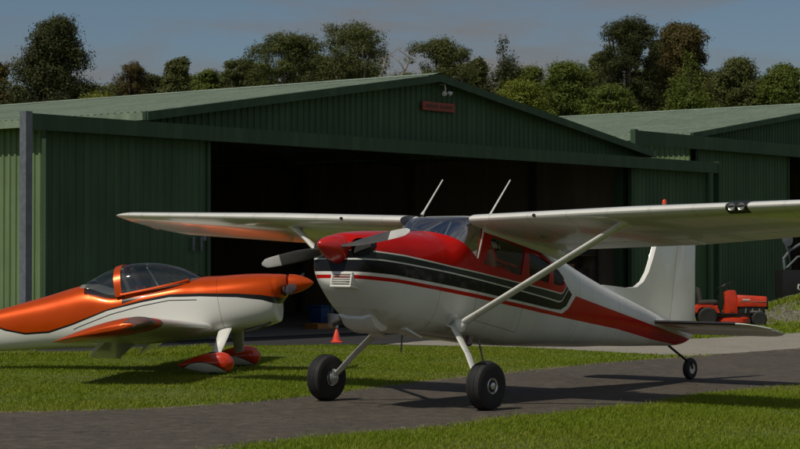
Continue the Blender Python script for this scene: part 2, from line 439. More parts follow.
sl = bpy.data.lights.new('sun', 'SUN'); sl.energy = 4.6; sl.angle = R(.53); sl.color = (1, .93, .80)
so = bpy.data.objects.new('sun', sl); COL.objects.link(so)
so.rotation_euler = Vector((-SUN_H.x * math.cos(EL), -SUN_H.y * math.cos(EL), -math.sin(EL))).to_track_quat('-Z', 'Y').to_euler()

FPX, CAMH, YH = 2005.5, 1.663, 256.85
cam = bpy.data.cameras.new('camera'); cam.sensor_width = 36; cam.lens = FPX / 800 * 36; cam.clip_start = .1; cam.clip_end = 6000
co = bpy.data.objects.new('camera', cam); COL.objects.link(co)
co.location = (0, 0, CAMH); co.rotation_euler = (R(90) + math.atan((YH - 224.5) / FPX), 0, 0)
scene.camera = co
scene.view_settings.view_transform = 'Standard'; scene.view_settings.look = 'None'
scene.view_settings.exposure = -.75; scene.view_settings.gamma = 1
scene.view_settings.use_curve_mapping = False
scene.render.engine = 'CYCLES'
scene.cycles.max_bounces = 8; scene.cycles.transparent_max_bounces = 16; scene.cycles.caustics_reflective = False; scene.cycles.caustics_refractive = False

# ------------------------------------------------------------------ ground
def sheet(name, poly, z, m, sub=None, thick=0):
    mb = MB(); mb.add([(x, y, z) for x, y in poly], [tuple(range(len(poly)))])
    me = bpy.data.meshes.new(name); me.from_pydata(mb.v, [], mb.f); me.materials.append(m)
    o = bpy.data.objects.new(name, me); COL.objects.link(o)
    return tag(o, kind='structure')

def rough_edge(poly, amp=.06, step=.25, seed=1):
    r = np.random.default_rng(seed); out = []
    for i in range(len(poly)):
        p = np.array(poly[i], float); q = np.array(poly[(i + 1) % len(poly)], float)
        n = max(1, int(np.linalg.norm(q - p) / step)); n = min(n, 160)
        d = q - p; nn = np.array([-d[1], d[0]]) / (np.linalg.norm(d) + 1e-9)
        for k in range(n):
            out.append(tuple(p + d * k / n + nn * r.normal(0, amp)))
    return out

ASPH = [(-14, 19.2), (-9, 20.3), (-4.26, 21.39), (-2.9, 21.85), (-2.1, 22.45), (-1.08, 24.0), (.27, 26.68), (1.7, 28.9), (3.13, 31.4), (4.82, 33.34), (7.22, 36.23), (14, 44.5), (30, 64), (33, 60),
        (16, 39.6), (9, 31), (5.19, 26.06), (3.61, 24.18), (2.81, 22.55), (1.02, 20.47), (0, 19.07), (-1.33, 17.76), (-2.6, 15.5), (-4, 12), (-5, 6), (-14, 6)]
CONC = [(-.25, 37.95), (1.0, 37.3), (2.19, 36.6), (3.6, 35.0), (4.78, 33.40), (7.2, 36.26), (14, 44.55), (30, 64.1), (27, 66), (8.74, 43.84), (6.07, 40.64), (3, 40.0), (.59, 39.8), (-.1, 38.5)]
F0 = Vector((.9245, 45.357, 0)); AL = R(51.01)
HU = Vector((math.cos(AL), math.sin(AL), 0)); HN = Vector((-math.sin(AL), math.cos(AL), 0))
def hp(t, s): q = F0 + HU * t - HN * s; return (q.x, q.y)
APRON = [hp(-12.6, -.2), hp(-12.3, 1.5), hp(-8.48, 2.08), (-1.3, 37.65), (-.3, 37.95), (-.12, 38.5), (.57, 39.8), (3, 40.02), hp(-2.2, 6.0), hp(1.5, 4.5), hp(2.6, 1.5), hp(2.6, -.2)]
STRIP = [(-8.6, 34.0), (-5.9, 34.55), (-4.1, 34.85), (-4.3, 35.5), (-6.5, 35.2), (-8.6, 34.6)]

gm = MB()
gx = [-3000, -400, -80, -30, 30, 80, 400, 3000]; gy = [-3000, -400, -30, 0, 60, 200, 600, 3000]
gm.add([(x, y, 0) for y in gy for x in gx], [(j * 8 + i, j * 8 + i + 1, j * 8 + i + 9, j * 8 + i + 8) for j in range(7) for i in range(7)])
tag(gm.build('ground', M['ground'], smooth=False), kind='structure')
def grow(poly, w_):
    c = []
    n = len(poly)
    for i in range(n):
        p = np.array(poly[i - 1], float); q = np.array(poly[i], float); r = np.array(poly[(i + 1) % n], float)
        d = (q - p) / np.linalg.norm(q - p) + (r - q) / np.linalg.norm(r - q); d /= np.linalg.norm(d)
        c.append(tuple(q + np.array([-d[1], d[0]]) * w_))
    return c
M['dirt'] = asphalt('bare_dirt', (.16, .125, .075), (.20, .16, .09), False)
sheet('dirt_verge', rough_edge(grow(ASPH, .16), .07, .2, 9), .002, M['dirt'])
sheet('taxiway', rough_edge(ASPH, .05, .18, 3), .004, M['asphalt'])
sheet('concrete_path', rough_edge(CONC, .03, .3, 4), .008, M['concrete'])
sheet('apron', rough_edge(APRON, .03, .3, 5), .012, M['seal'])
sheet('dirt_path', rough_edge(STRIP, .06, .3, 6), .004, M['concrete'])

def inpoly(x, y, poly):
    x = np.asarray(x); y = np.asarray(y); r = np.zeros(x.shape, bool); n = len(poly); j = n - 1
    for i in range(n):
        xi, yi = poly[i]; xj, yj = poly[j]
        c = ((yi > y) != (yj > y)) & (x < (xj - xi) * (y - yi) / (yj - yi + 1e-12) + xi)
        r ^= c; j = i
    return r

def mound_h(x, y):
    # low gravel bank before the second hangar
    h = .62 * np.exp(-(((x - 11.2) / 1.9) ** 2 + ((y - 54.2) / 3.0) ** 2)) + .38 * np.exp(-(((x - 10.1) / 1.1) ** 2 + ((y - 51.0) / 1.8) ** 2)) + .5 * np.exp(-(((x - 13.5) / 2.2) ** 2 + ((y - 54) / 3.5) ** 2))
    return np.maximum(h - .05, -.03)

def make_mound():
    nx, ny = 60, 60
    xs = np.linspace(6.5, 18, nx); ys = np.linspace(46, 62, ny); X, Y = np.meshgrid(xs, ys)
    Z = mound_h(X, Y) + rng.normal(0, .012, X.shape) * (mound_h(X, Y) > 0)
    v = [tuple(q) for q in np.stack([X, Y, Z], -1).reshape(-1, 3)]
    f = [(j * nx + i, j * nx + i + 1, (j + 1) * nx + i + 1, (j + 1) * nx + i) for j in range(ny - 1) for i in range(nx - 1)]
    mb = MB(); mb.add(v, f)
    m, nt, b = newmat('gravel_and_turf')
    t = noise_(nt, .55, 5)
    g = ramp_(nt, noise_(nt, 12, 3), [(.35, (.07, .065, .05)), (.65, (.26, .24, .21))])
    c = mix_(nt, ramp_(nt, t, [(.47, 0.), (.53, 1.)]), g, (.13, .165, .028))
    nt.links.new(c, b.inputs['Base Color']); b.inputs['Roughness'].default_value = .95
    bump_(nt, b, noise_(nt, 14, 4), 1., .05)
    tag(mb.build('gravel_mound', m), kind='structure')
make_mound()

def grass_material():
    m, nt, b = newmat('grass_blade')
    gi = N(nt, 'ShaderNodeNewGeometry')
    c = ramp_(nt, gi.outputs['Random Per Island'], [(0, (.115, .19, .006)), (.45, (.175, .265, .009)), (.8, (.23, .31, .013)), (.95, (.30, .30, .04)), (1, (.40, .35, .10))])
    big = noise_(nt, .45, 4)
    c = mix_(nt, ramp_(nt, big, [(.42, 0.), (.68, .55)]), c, (.29, .29, .035))
    nt.links.new(c, b.inputs['Base Color']); b.inputs['Roughness'].default_value = .55
    b.inputs['Specular IOR Level'].default_value = .25
    tr = N(nt, 'ShaderNodeBsdfTranslucent'); nt.links.new(c, tr.inputs[0])
    mx = N(nt, 'ShaderNodeMixShader', ins={0: .35}); out = nt.nodes['Material Output']
    nt.links.new(b.outputs[0], mx.inputs[1]); nt.links.new(tr.outputs[0], mx.inputs[2]); nt.links.new(mx.outputs[0], out.inputs[0])
    return m
M['blade_grass'] = grass_material()

def blades(x, y, z, hgt, wid, lean):
    n = len(x); a = rng.uniform(0, 2 * np.pi, n); l = rng.normal(0, 1, (n, 2)) * lean[:, None] + np.array([.25, -.1]) * lean[:, None]
    dx, dy = np.cos(a) * wid / 2, np.sin(a) * wid / 2
    b0 = np.stack([x - dx, y - dy, z], -1); b1 = np.stack([x + dx, y + dy, z], -1)
    mx_, my_ = x + l[:, 0] * .35, y + l[:, 1] * .35
    m0 = np.stack([mx_ - dx * .8, my_ - dy * .8, z + hgt * .6], -1); m1 = np.stack([mx_ + dx * .8, my_ + dy * .8, z + hgt * .6], -1)
    t = np.stack([x + l[:, 0], y + l[:, 1], z + hgt], -1)
    v = np.stack([b0, b1, m1, m0, t], 1).reshape(-1, 3)
    return v, n

def mesh_np(name, v, loops, sizes, m, parent=None):
    me = bpy.data.meshes.new(name)
    me.vertices.add(len(v)); me.vertices.foreach_set('co', np.asarray(v, np.float32).ravel())
    me.loops.add(len(loops)); me.loops.foreach_set('vertex_index', np.asarray(loops, np.int32))
    st = np.concatenate([[0], np.cumsum(sizes)[:-1]]).astype(np.int32)
    me.polygons.add(len(sizes)); me.polygons.foreach_set('loop_start', st); me.polygons.foreach_set('loop_total', np.asarray(sizes, np.int32))
    me.materials.append(m); me.update(); me.validate()
    o = bpy.data.objects.new(name, me)
    return link(o, parent)

def make_grass():
    V = []; cnt = 0
    def emit(n, x0, x1, y0, y1, h, w_, extra=None):
        nonlocal cnt
        y = rng.uniform(y0, y1, n); x = rng.uniform(x0, x1, n)
        keep = (np.abs(x) < y * .25 + .8)
        j = rng.normal(0, .09, (2, n))
        for P in (ASPH, CONC, APRON, STRIP): keep &= ~inpoly(x + j[0], y + j[1], P)
        rel = np.stack([x - F0.x, y - F0.y]); t = rel[0] * HU.x + rel[1] * HU.y; s = rel[0] * HN.x + rel[1] * HN.y
        keep &= ~((s > -.35) & (np.abs(t) < 12.6))
        if extra is not None: keep &= extra(x, y)
        # patchy: thinner in places
        pn = np.sin(x * 1.7 + 1.3 * np.sin(y * .9)) * np.sin(y * 1.3 + x * .6)
        keep &= rng.uniform(0, 1, n) < .78 + .3 * pn
        x, y, pn = x[keep], y[keep], pn[keep]; n = len(x)
        hh = h * rng.uniform(.45, 1.15, n) * (1 + .3 * pn); ww = w_ * rng.uniform(.7, 1.3, n)
        z = np.maximum(mound_h(x, y), 0) - .004
        v, n = blades(x, y, z, hh, ww, hh * .55); V.append(v); cnt += n
    emit(330000, -1.9, 7.2, 16.6, 26.5, .045, .0065)
    emit(5000, -1.6, 5.2, 16.6, 23, .09, .006, lambda x, y: np.sin(x * 3.1) * np.sin(y * 2.7) > .2)
    emit(370000, -8.6, 3.8, 20.5, 37.6, .034, .009)
    emit(8000, -7, 3, 22, 37, .06, .009, lambda x, y: np.sin(x * 1.1 + 2) * np.sin(y * .8) > .35)
    emit(30000, -8.5, -3.5, 33.5, 38, .07, .014)
    emit(9000, 3.2, 5.3, 28.5, 34.5, .05, .013)
    emit(30000, 4.6, 9, 26.5, 34, .045, .012)
    emit(75000, 4.5, 17, 38, 54, .09, .018)
    v = np.concatenate(V)
    base = np.arange(cnt) * 5
    loops = np.stack([base, base + 1, base + 2, base + 3, base + 3, base + 2, base + 4], 1).ravel()
    sizes = np.tile([4, 3], cnt)
    tag(mesh_np('grass', v, loops, sizes, M['blade_grass']), 'short green grass on both sides of the taxiway', 'grass', kind='stuff')
make_grass()

def make_pebbles():
    # loose chips along the ragged seal edges
    pts = []
    P = ASPH
    for i in range(2, 24):
        p = np.array(P[i]); q = np.array(P[i + 1]); L = np.linalg.norm(q - p)
        if L > 9: continue
        for k in range(int(L * 26)):
            t = rng.uniform(); d = (q - p) / L
            pts.append(p + (q - p) * t + np.array([-d[1], d[0]]) * rng.normal(0, .11))
    V = []; loops = []; s = []
    for k, (x, y) in enumerate(pts):
        r = rng.uniform(.006, .02); o = len(V)
        a = rng.uniform(0, 6)
        V += [(x + r * math.cos(a + j * 2.094), y + r * math.sin(a + j * 2.094), .005) for j in range(3)] + [(x, y, .005 + r * .8)]
        for f in ((0, 1, 3), (1, 2, 3), (2, 0, 3)): loops += [o + i for i in f]; s.append(3)
    tag(mesh_np('gravel', np.array(V), loops, s, M['gravel']), 'loose stone chips along the taxiway edges', 'gravel', kind='stuff')
make_pebbles()

# ------------------------------------------------------------------ hangars
def corr(t0, t1, zb, zt, pitch=.19, d=.03, rib=.045, flip=1):
    """corrugated sheet in x (along), y = 0 outward -, z from zb(t) to zt(t)"""
    mb = MB(); xs = []
    t = t0
    while t < t1 - 1e-6:
        for dx, dy in ((0, 0), (pitch - rib * 2, 0), (pitch - rib * 1.6, d), (pitch - rib * .4, d)):
            if t + dx < t1: xs.append((t + dx, -dy * flip))
        t += pitch
    xs.append((t1, 0))
    v = []; f = []
    for x, y in xs: v += [(x, y, zb(x)), (x, y, zt(x))]
    for i in range(len(xs) - 1): f.append((2 * i, 2 * i + 2, 2 * i + 3, 2 * i + 1))
    mb.add(v, f); return mb

def tf(mb, Mx):
    mb.v = [tuple(Mx @ Vector(p)) for p in mb.v]; return mb

def hangar(o, W, eave, ridge, L, ol, orr, hz0, hz1, tl, tr, door_l, door_r, postmat=None, post=True):
    """local frame: x along the front, y back, z up"""
    hw = W / 2; slope = (ridge - eave) / hw
    rake = lambda t: ridge - abs(t) * slope
    # walls
    side_ = tf(corr(0, L, lambda t: 0, lambda t: eave + .02), Matrix.Translation((-hw, L, 0)) @ Matrix.Rotation(R(-90), 4, 'Z'))
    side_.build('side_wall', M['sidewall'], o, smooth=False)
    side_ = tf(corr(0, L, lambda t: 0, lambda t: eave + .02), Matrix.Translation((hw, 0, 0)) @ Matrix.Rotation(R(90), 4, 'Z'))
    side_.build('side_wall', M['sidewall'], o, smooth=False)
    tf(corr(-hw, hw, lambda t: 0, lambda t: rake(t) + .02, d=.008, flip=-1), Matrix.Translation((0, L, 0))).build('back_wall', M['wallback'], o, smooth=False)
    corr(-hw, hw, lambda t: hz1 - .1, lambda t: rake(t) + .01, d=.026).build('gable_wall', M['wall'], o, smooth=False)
    # front columns beside the opening
    for s in (-1, 1): MB().box(s * (hw - .13) - .12, s * (hw - .13) + .12, .05, .35, 0, eave).build('corner_column', M['trim'], o, smooth=False)
    for t in (tl, tr): MB().box(t - .1, t + .1, .06, .3, 0, hz1).build('door_column', M['trim'], o, smooth=False)
    # roof sheets with a little thickness, ribs running down the slope
    for s in (-1, 1):
        mb = MB(); ov = .28; n = int((L + .5) / .19); v = []; f = []
        prof = []
        for k in range(n):
            y = -.25 + k * .19
            prof += [(y, 0), (y + .10, 0), (y + .118, .03), (y + .172, .03)]
        prof.append((L + .25, 0))
        for y, h in prof: v += [(0.0, y, ridge + h + .03), (s * (hw + ov), y, ridge - slope * (hw + ov) + h + .03)]
        for i in range(len(prof) - 1): f.append((2 * i, 2 * i + 2, 2 * i + 3, 2 * i + 1))
        mb.add(v, f); mb.build('roof', M['roof'], o, smooth=False)
    MB().add([(-.25, -.27, ridge + .03), (0, -.27, ridge + .09), (.25, -.27, ridge + .03), (-.25, L + .27, ridge + .03), (0, L + .27, ridge + .09), (.25, L + .27, ridge + .03)],
             [(0, 1, 4, 3), (1, 2, 5, 4)]).build('ridge_cap', M['roof'], o, smooth=False)
    for s in (-1, 1):
        g = MB(); x0 = s * (hw + .27); zz = ridge - slope * (hw + .27)
        g.add([(x0, -.25, zz + .07), (x0, -.25, zz - .12), (x0 + s * .13, -.25, zz - .12), (x0 + s * .14, -.25, zz + .03),
               (x0, L + .2, zz + .07), (x0, L + .2, zz - .12), (x0 + s * .13, L + .2, zz - .12), (x0 + s * .14, L + .2, zz + .03)],
              [(0, 1, 5, 4), (1, 2, 6, 5), (2, 3, 7, 6), (0, 1, 2, 3)])
        g.build('gutter', M['roof'], o, smooth=False)
    # barge board along both rakes
    mb = MB()
    for s in (-1, 1):
        xa, xb = 0, s * (hw + .3); za, zb_ = ridge + .05, ridge - slope * (hw + .3) + .05
        mb.add([(xa, -.30, za), (xb, -.30, zb_), (xb, -.30, zb_ - .17), (xa, -.30, za - .17), (xa, -.25, za), (xb, -.25, zb_), (xb, -.25, zb_ - .17), (xa, -.25, za - .17)],
               [(0, 1, 2, 3), (7, 6, 5, 4), (0, 4, 5, 1), (2, 6, 7, 3), (1, 5, 6, 2)])
    mb.build('barge_board', M['trim'], o, smooth=False)
    # door header that runs on past the corners
    mb = MB().box(ol, orr, -.52, -.34, hz0, hz1 + .0)
    mb.box(ol + .35, orr - .35, -.34, -.06, hz1 - .04, hz1)
    mb.build('door_header', M['trim'], o, smooth=False)
    if post:
        for x, pm in ((ol, postmat or M['galv']), (orr, M['trim'])):
            MB().box(x - .075, x + .075, -.53, -.36 , 0, hz1 + .03)  .build('support_post', pm, o, smooth=False)
    # sliding doors
    for (a, b) in (door_l, door_r):
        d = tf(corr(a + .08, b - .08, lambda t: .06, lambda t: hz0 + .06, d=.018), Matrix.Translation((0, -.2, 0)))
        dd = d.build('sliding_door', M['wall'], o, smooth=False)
        e = MB()
        e.box(a, a + .09, -.25, -.14, .04, hz0 + .08); e.box(b - .09, b, -.25, -.14, .04, hz0 + .08)
        e.box(a + .09, b - .09, -.245, -.145, .03, .12)
        e.build('door_edge', M['trim'], dd, smooth=False)
    for s in (-1, 1):
        MB().box(s * (hw - .06) - .01, s * (hw - .06) + .01, .4, L - .1, 0, eave - .1).build('wall_lining', M['wallback'], o, smooth=False)
    # portal frames inside
    mb = MB()
    for y in [3.2 + 4.2 * i for i in range(int(L / 4.2))]:
        for s in (-1, 1):
            mb.box(s * (hw - .12) - .1, s * (hw - .12) + .1, y, y + .16, 0, eave - .1)
            mb.obox(((s * hw / 2), y + .08, (eave + ridge) / 2 - .22), (hw / 2, 0, -s * (ridge - eave) / 2), (0, .08, 0), (0, 0, .11))
    mb.build('portal_frame', M['steel'], o, smooth=False)
    MB().add([(-hw + .1, .0, .02), (hw - .1, 0, .02), (hw - .1, L - .1, .02), (-hw + .1, L - .1, .02)], [(0, 1, 2, 3)]).build('floor_slab', M['slab'], o, smooth=False)

FB = F0 + HN * .3
HM1 = T(FB.x, FB.y, 0, AL)
h1 = thing('hangar', 'wide green sheet metal hangar with open sliding doors behind both aeroplanes', 'hangar', HM1)
hangar(h1, 17.6255, 4.435, 5.75, 24, -12.25, 12.12, 3.94, 4.23, -7.5, 8.2, (-11.62, -7.36), (8.08, 12.0))
for t in (-7.88, -7.66):
    hd = MB().box(t - .022, t + .022, -.30, -.262, 1.78, 2.06); hd.box(t - .012, t + .012, -.265, -.225, 1.80, 1.84); hd.box(t - .012, t + .012, -.265, -.225, 2.0, 2.04)
    hd.build('door_handle', M['galv'], h1, bevel=.004)
MB().box(-7.62, -7.52, -.30, -.25, 1.98, 2.12).build('door_latch', M['galv'], h1, bevel=.01)

C2 = Vector((8.97, 62.0, 0)); W2 = 23.2
o2 = C2 + HU * (W2 / 2)
HM2 = T(o2.x, o2.y, 0, AL)
h2 = thing('hangar', 'second green hangar standing farther back at right, behind the orange ride-on mower', 'hangar', HM2)
hangar(h2, W2, 5.47, 7.13, 22, -11.6 - 3.9, 15.5, 4.97, 5.37, -5.63, 8, (-11.5, -5.63), (8, 15.2), M['trim'])

# sign and floodlight on the gable
sg = thing('gable_sign', 'small rust red name board high on the gable of the front hangar', 'sign', HM1)
MB().box(-.40, .79, -.10, -.055, 4.98, 5.18).build('board', M['signred'], sg, bevel=.006)
x = -.30
for word in range(2):
    lt = MB()
    for k in range(6):
        lt.box(x, x + .014, -.104, -.0995, 5.045, 5.12); lt.box(x + .0135, x + .05, -.1038, -.0995, 5.05 + .025 * (k % 3), 5.068 + .025 * (k % 3)); lt.box(x + .046, x + .058, -.104, -.0995, 5.045, 5.12 - .03 * (k % 2)); x += .08
    x += .06
    lt.build('lettering', M['black'], sg, smooth=False)
fl = thing('floodlight', 'white twin-head floodlight fixed under the apex of the gable', 'floodlight', HM1)
MB().tube([(.28, -.06, 5.6), (.28, -.2, 5.58), (.28, -.22, 5.45)], .018).build('bracket', M['white_dull'], fl)
for s in (-1, 1):
    MB().lathe([(-.015, .02), (0, .035), (.06, .055), (.085, .06), (.09, .03)], (.28 + s * .075, -.24, 5.41), (s * .55, -.55, -.45), 14).build('lamp_head', M['white_dull'], fl)

# ------------------------------------------------------------------ high-wing aeroplane
TH, PH = R(39.396), R(11.041)
A = Vector((math.sin(TH), math.cos(TH), 0)); LF = Vector((math.cos(TH), -math.sin(TH), 0)); ZZ = Vector((0, 0, 1))
aft = A * math.cos(PH) - ZZ * math.sin(PH); upv = ZZ * math.cos(PH) + A * math.sin(PH)
P0 = Vector((.0425, 22.4496, 0))
PM = Matrix(((aft.x, -LF.x, upv.x, P0.x), (aft.y, -LF.y, upv.y, P0.y), (aft.z, -LF.z, upv.z, P0.z), (0, 0, 0, 1)))
def L(a, b, c): return Vector((a, -b, c))      # a aft, b to the pilot's left, c up

plane = thing('airplane', 'red and white high-wing taildragger aeroplane standing on the asphalt', 'airplane', PM)

def ring(a, hw, zb, zt, zm, nu, nl, n=72):
    p = []
    for k in range(n):
        t = 2 * math.pi * k / n; cs, sn = math.cos(t), math.sin(t)
        e = nu if sn >= 0 else nl
        y = hw * math.copysign(abs(cs) ** (2 / e), cs)
        z = zm + ((zt - zm) if sn >= 0 else (zm - zb)) * math.copysign(abs(sn) ** (2 / e), sn)
        p.append(Vector((a, y, z)))
    return p

#        a     hw    zb    zt    zm    nu   nl
ST = [(-1.43, .27, 1.22, 1.61, 1.43, 2.4, 2.2), (-1.415, .335, 1.15, 1.655, 1.42, 2.5, 2.3), (-1.36, .385, 1.08, 1.69, 1.42, 2.5, 2.4), (-1.22, .44, .97, 1.735, 1.42, 2.5, 2.5),
      (-1.02, .48, .84, 1.785, 1.42, 2.5, 2.6), (-.75, .51, .755, 1.84, 1.42, 2.5, 2.8), (-.45, .535, .75, 1.895, 1.44, 2.5, 3.0), (-.14, .55, .785, 1.955, 1.46, 2.5, 3.2),
      (.02, .553, .80, 2.085, 1.48, 3.2, 3.3), (.16, .556, .81, 2.19, 1.5, 5.0, 3.3), (.34, .558, .822, 2.235, 1.5, 7.0, 3.4), (.6, .557, .84, 2.25, 1.5, 7.5, 3.4), (1.26, .55, .89, 2.235, 1.5, 6.5, 3.4),
      (1.75, .52, .955, 2.20, 1.5, 4.6, 3.2), (2.2, .46, 1.02, 2.155, 1.52, 3.8, 3.0), (2.6, .405, 1.082, 2.11, 1.56, 3.2, 2.8), (3.2, .335, 1.175, 2.045, 1.62, 2.7, 2.6), (3.7, .28, 1.265, 2.0, 1.66, 2.4, 2.5),
      (4.4, .20, 1.375, 1.94, 1.70, 2.3, 2.4), (5.0, .135, 1.475, 1.89, 1.72, 2.2, 2.3), (5.45, .085, 1.55, 1.86, 1.73, 2.2, 2.2), (5.75, .05, 1.635, 1.83, 1.74, 2, 2), (5.9, .025, 1.72, 1.80, 1.76, 2, 2)]
def fus_ring(a, off=0., n=72):
    q = [pchip([s[0] for s in ST], [s[i] for s in ST], a) for i in range(1, 7)]
    return ring(a, q[0] - off, q[1] + off, q[2] - off, q[3], q[4], q[5], n)
aa = sorted(set([round(x, 4) for x in list(np.linspace(-1.43, -1.3, 8)) + list(np.linspace(-1.3, .7, 44)) + list(np.linspace(.7, 5.9, 60))]))
fb = MB(); fb.loft([fus_ring(a) for a in aa], caps=True)
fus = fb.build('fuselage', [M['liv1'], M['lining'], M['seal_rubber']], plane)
sd = fus.modifiers.new('s', 'SOLIDIFY'); sd.thickness = .022; sd.offset = -1; sd.material_offset = 1; sd.material_offset_rim = 2
me = evaluated(fus); fus.modifiers.clear(); fus.data = me

WINS = {'door': [(.535, 2.035), (1.20, 2.03), (1.172, 1.70), (.432, 1.697)],
        'rear': [(1.29, 1.995), (1.80, 1.975), (1.77, 1.72), (1.34, 1.725)],
        'quarter': [(1.875, 1.92), (2.00, 1.93), (2.165, 1.86), (2.19, 1.79), (2.12, 1.755), (1.90, 1.735)]}
WSH = [(-.115, 1.953), (.285, 1.742), (.345, 2.125), (.30, 2.30), (-.3, 2.40)]
def cutter(poly, b0, b1, rnd=.03):
    # rounded polygon prism across the fuselage
    out = []
    n = len(poly)
    for i in range(n):
        p = Vector(poly[i]); q0 = Vector(poly[i - 1]); q1 = Vector(poly[(i + 1) % n])
        a = p + (q0 - p).normalized() * rnd; c = p + (q1 - p).normalized() * rnd
        for t in (0, .25, .5, .75, 1): out.append((a * (1 - t) + p * t) * (1 - t) + (p * (1 - t) + c * t) * t)
    mb = MB(); mb.loft([[L(q[0], b, q[1]) for q in out] for b in (b0, b1)])
    return mb.build('cutter', M['redint'], plane, smooth=False)
def shell(off, th, mt, name):
    s = MB(); s.loft([fus_ring(a, off) for a in aa], caps=True); o = s.build(name, mt, plane)
    m = o.modifiers.new('s', 'SOLIDIFY'); m.thickness = th; m.offset = -1
    me = evaluated(o); o.modifiers.clear(); o.data = me
    return o
# glazing: cut from an inner shell, so that panes follow the skin
panes = []
for k, poly in WINS.items():
    for s in (-1, 1):
        cu = cutter(poly, s * .2, s * .8)
        pane = shell(.010, .004, M['glass'], 'side_window'); boolean(pane, cu, 'INTERSECT'); smooth(pane)
        boolean(fus, cu); bpy.data.objects.remove(cu)
cu = cutter(WSH, -.8, .8, .02)
ws = shell(.006, .004, M['screen'], 'windscreen'); boolean(ws, cu, 'INTERSECT'); smooth(ws)
boolean(fus, cu); bpy.data.objects.remove(cu)
# air inlets beside the spinner
for s in (-1, 1):
    cm = MB(); n = 28
    el = [(s * .285 + .118 * math.copysign(abs(math.cos(t)) ** .8, math.cos(t)), 1.525 + .108 * math.copysign(abs(math.sin(t)) ** .8, math.sin(t))) for t in [2 * math.pi * k / n for k in range(n)]]
    cm.loft([[L(-1.7, b, c) for b, c in el], [L(-1.24, b, c) for b, c in el]])
    cu = cm.build('cutter', M['darkint'], plane); boolean(fus, cu); bpy.data.objects.remove(cu)
    dk = MB(); dk.loft([[L(-1.37, s * .285 + (b - s * .285) * 1.04, 1.525 + (c - 1.525) * 1.04) for b, c in el], [L(-1.12, s * .26 + (b - s * .285) * .9, 1.50 + (c - 1.525) * .9) for b, c in el]])
    dk.build('air_inlet', M['darkint'], plane)
smooth(fus, 32)
# engine fins seen in the inlets
for s in (-1, 1):
    ef = MB()
    for k in range(6): ef.lathe([(0, .085), (.008, .085)], L(-1.34 + k * .018, s * .28, 1.50), (1, 0, 0), 16)
    ef.build('cylinder_fins', M['steel'], plane)
# carburettor grille
gr = MB(); 
for (b0, b1, c0, c1) in ((-.04, .255, 1.225, 1.25), (-.04, .255, 1.085, 1.11), (-.04, -.018, 1.11, 1.225), (.233, .255, 1.11, 1.225)):
    gr.box(-1.445, -1.30, -b1, -b0, c0, c1)
g_ = gr.build('air_filter_frame', M['white'], plane, bevel=.006)
MB().box(-1.40, -1.30, -.233, .018, 1.11, 1.225).build('air_filter', M['darkint'], g_)
sl_ = MB()
for k in range(4): sl_.box(-1.44, -1.40, -.232, .017, 1.125 + k * .026, 1.133 + k * .026)
sl_.build('slats', M['white_dull'], g_)
# windscreen posts and brace, seam strips
for s in (-1, 1):
    MB().tube([L(.300, s * .553, 1.735), L(.355, s * .545, 2.02), L(.372, s * .52, 2.14)], .017, 8).build('windscreen_post', M['white'], plane)
    MB().tube([L(.38, s * .06, 2.18), L(.12, s * .2, 1.97), L(-.02, s * .3, 1.80)], .011, 8).build('cabin_brace', M['white'], plane)
for s in (-1, 1):
    MB().tube([L(.556, s * .50, 1.985), L(.742, s * .50, 1.803), L(1.19, s * .50, 1.80)], .012, 8).build('window_frame', M['red'], plane)
# seats, panel
MB().box(-.12, .0, -.46, .46, 1.42, 1.80).build('instrument_panel', M['darkint'], plane, bevel=.03)
MB().box(-.1, 1.45, -.44, .44, 1.02, 1.06).build('cabin_floor', M['greyint'], plane)
for s in (-1, 1):
    st = MB(); st.box(.75, 1.18, s * .25 - .19, s * .25 + .19, 1.22, 1.34)
    st.obox((1.22, s * .25, 1.56), (.05, 0, .0), (0, .19, 0), (.06, 0, .26))
    st.build('cabin_seat', M['greyint'], plane, bevel=.03)
    y = MB(); y.tube([L(.0, s * .25, 1.62), L(.22, s * .25, 1.64)], .012, 8)
    y.tube([L(.22, s * .25 + .13 * math.cos(t), 1.64 + .1 * math.sin(t)) for t in [math.pi * (.85 + 1.3 * k / 10) for k in range(11)]], .012, 6)
    y.build('control_yoke', M['black'], plane)
# spinner and propeller
spn = MB().lathe([(-.345, .004), (-.335, .025), (-.31, .05), (-.25, .088), (-.17, .122), (-.08, .148), (0, .158), (.018, .158), (.02, .1)], L(-1.41, 0, 1.498), (1, 0, 0), 32).build('spinner', M['red'], plane)
pr = MB(); ang = R(10)
for s in (-1, 1):
    rings = []
    for k in range(18):
        r = .11 + (1.04 - .11) * k / 17
        ch = pchip([.1, .25, .5, .8, 1.0, 1.04], [.07, .11, .135, .12, .09, .03], r); th_ = pchip([.1, .3, 1.04], [.045, .022, .006], r)
        bt = math.atan2(.32, r) * .9 + .08
        dr = Vector((0, -s * math.cos(ang), s * math.sin(ang))); tg = Vector((0, s * math.sin(ang), s * math.cos(ang))); ax = Vector((1, 0, 0))
        cd = (tg * math.cos(bt) + ax * math.sin(bt)); tn = (ax * math.cos(bt) - tg * math.sin(bt))
        c0 = L(-1.50, 0, 1.498) + dr * r
        rings.append([c0 + cd * (ch / 2 * math.cos(t)) + tn * (th_ / 2 * math.sin(t)) for t in [2 * math.pi * j / 14 for j in range(14)]])
    bl = MB().loft(rings[:13]).build('propeller_blade', M['blade'], plane)
    MB().loft(rings[12:]).build('blade_tip', M['bladetip'], bl)
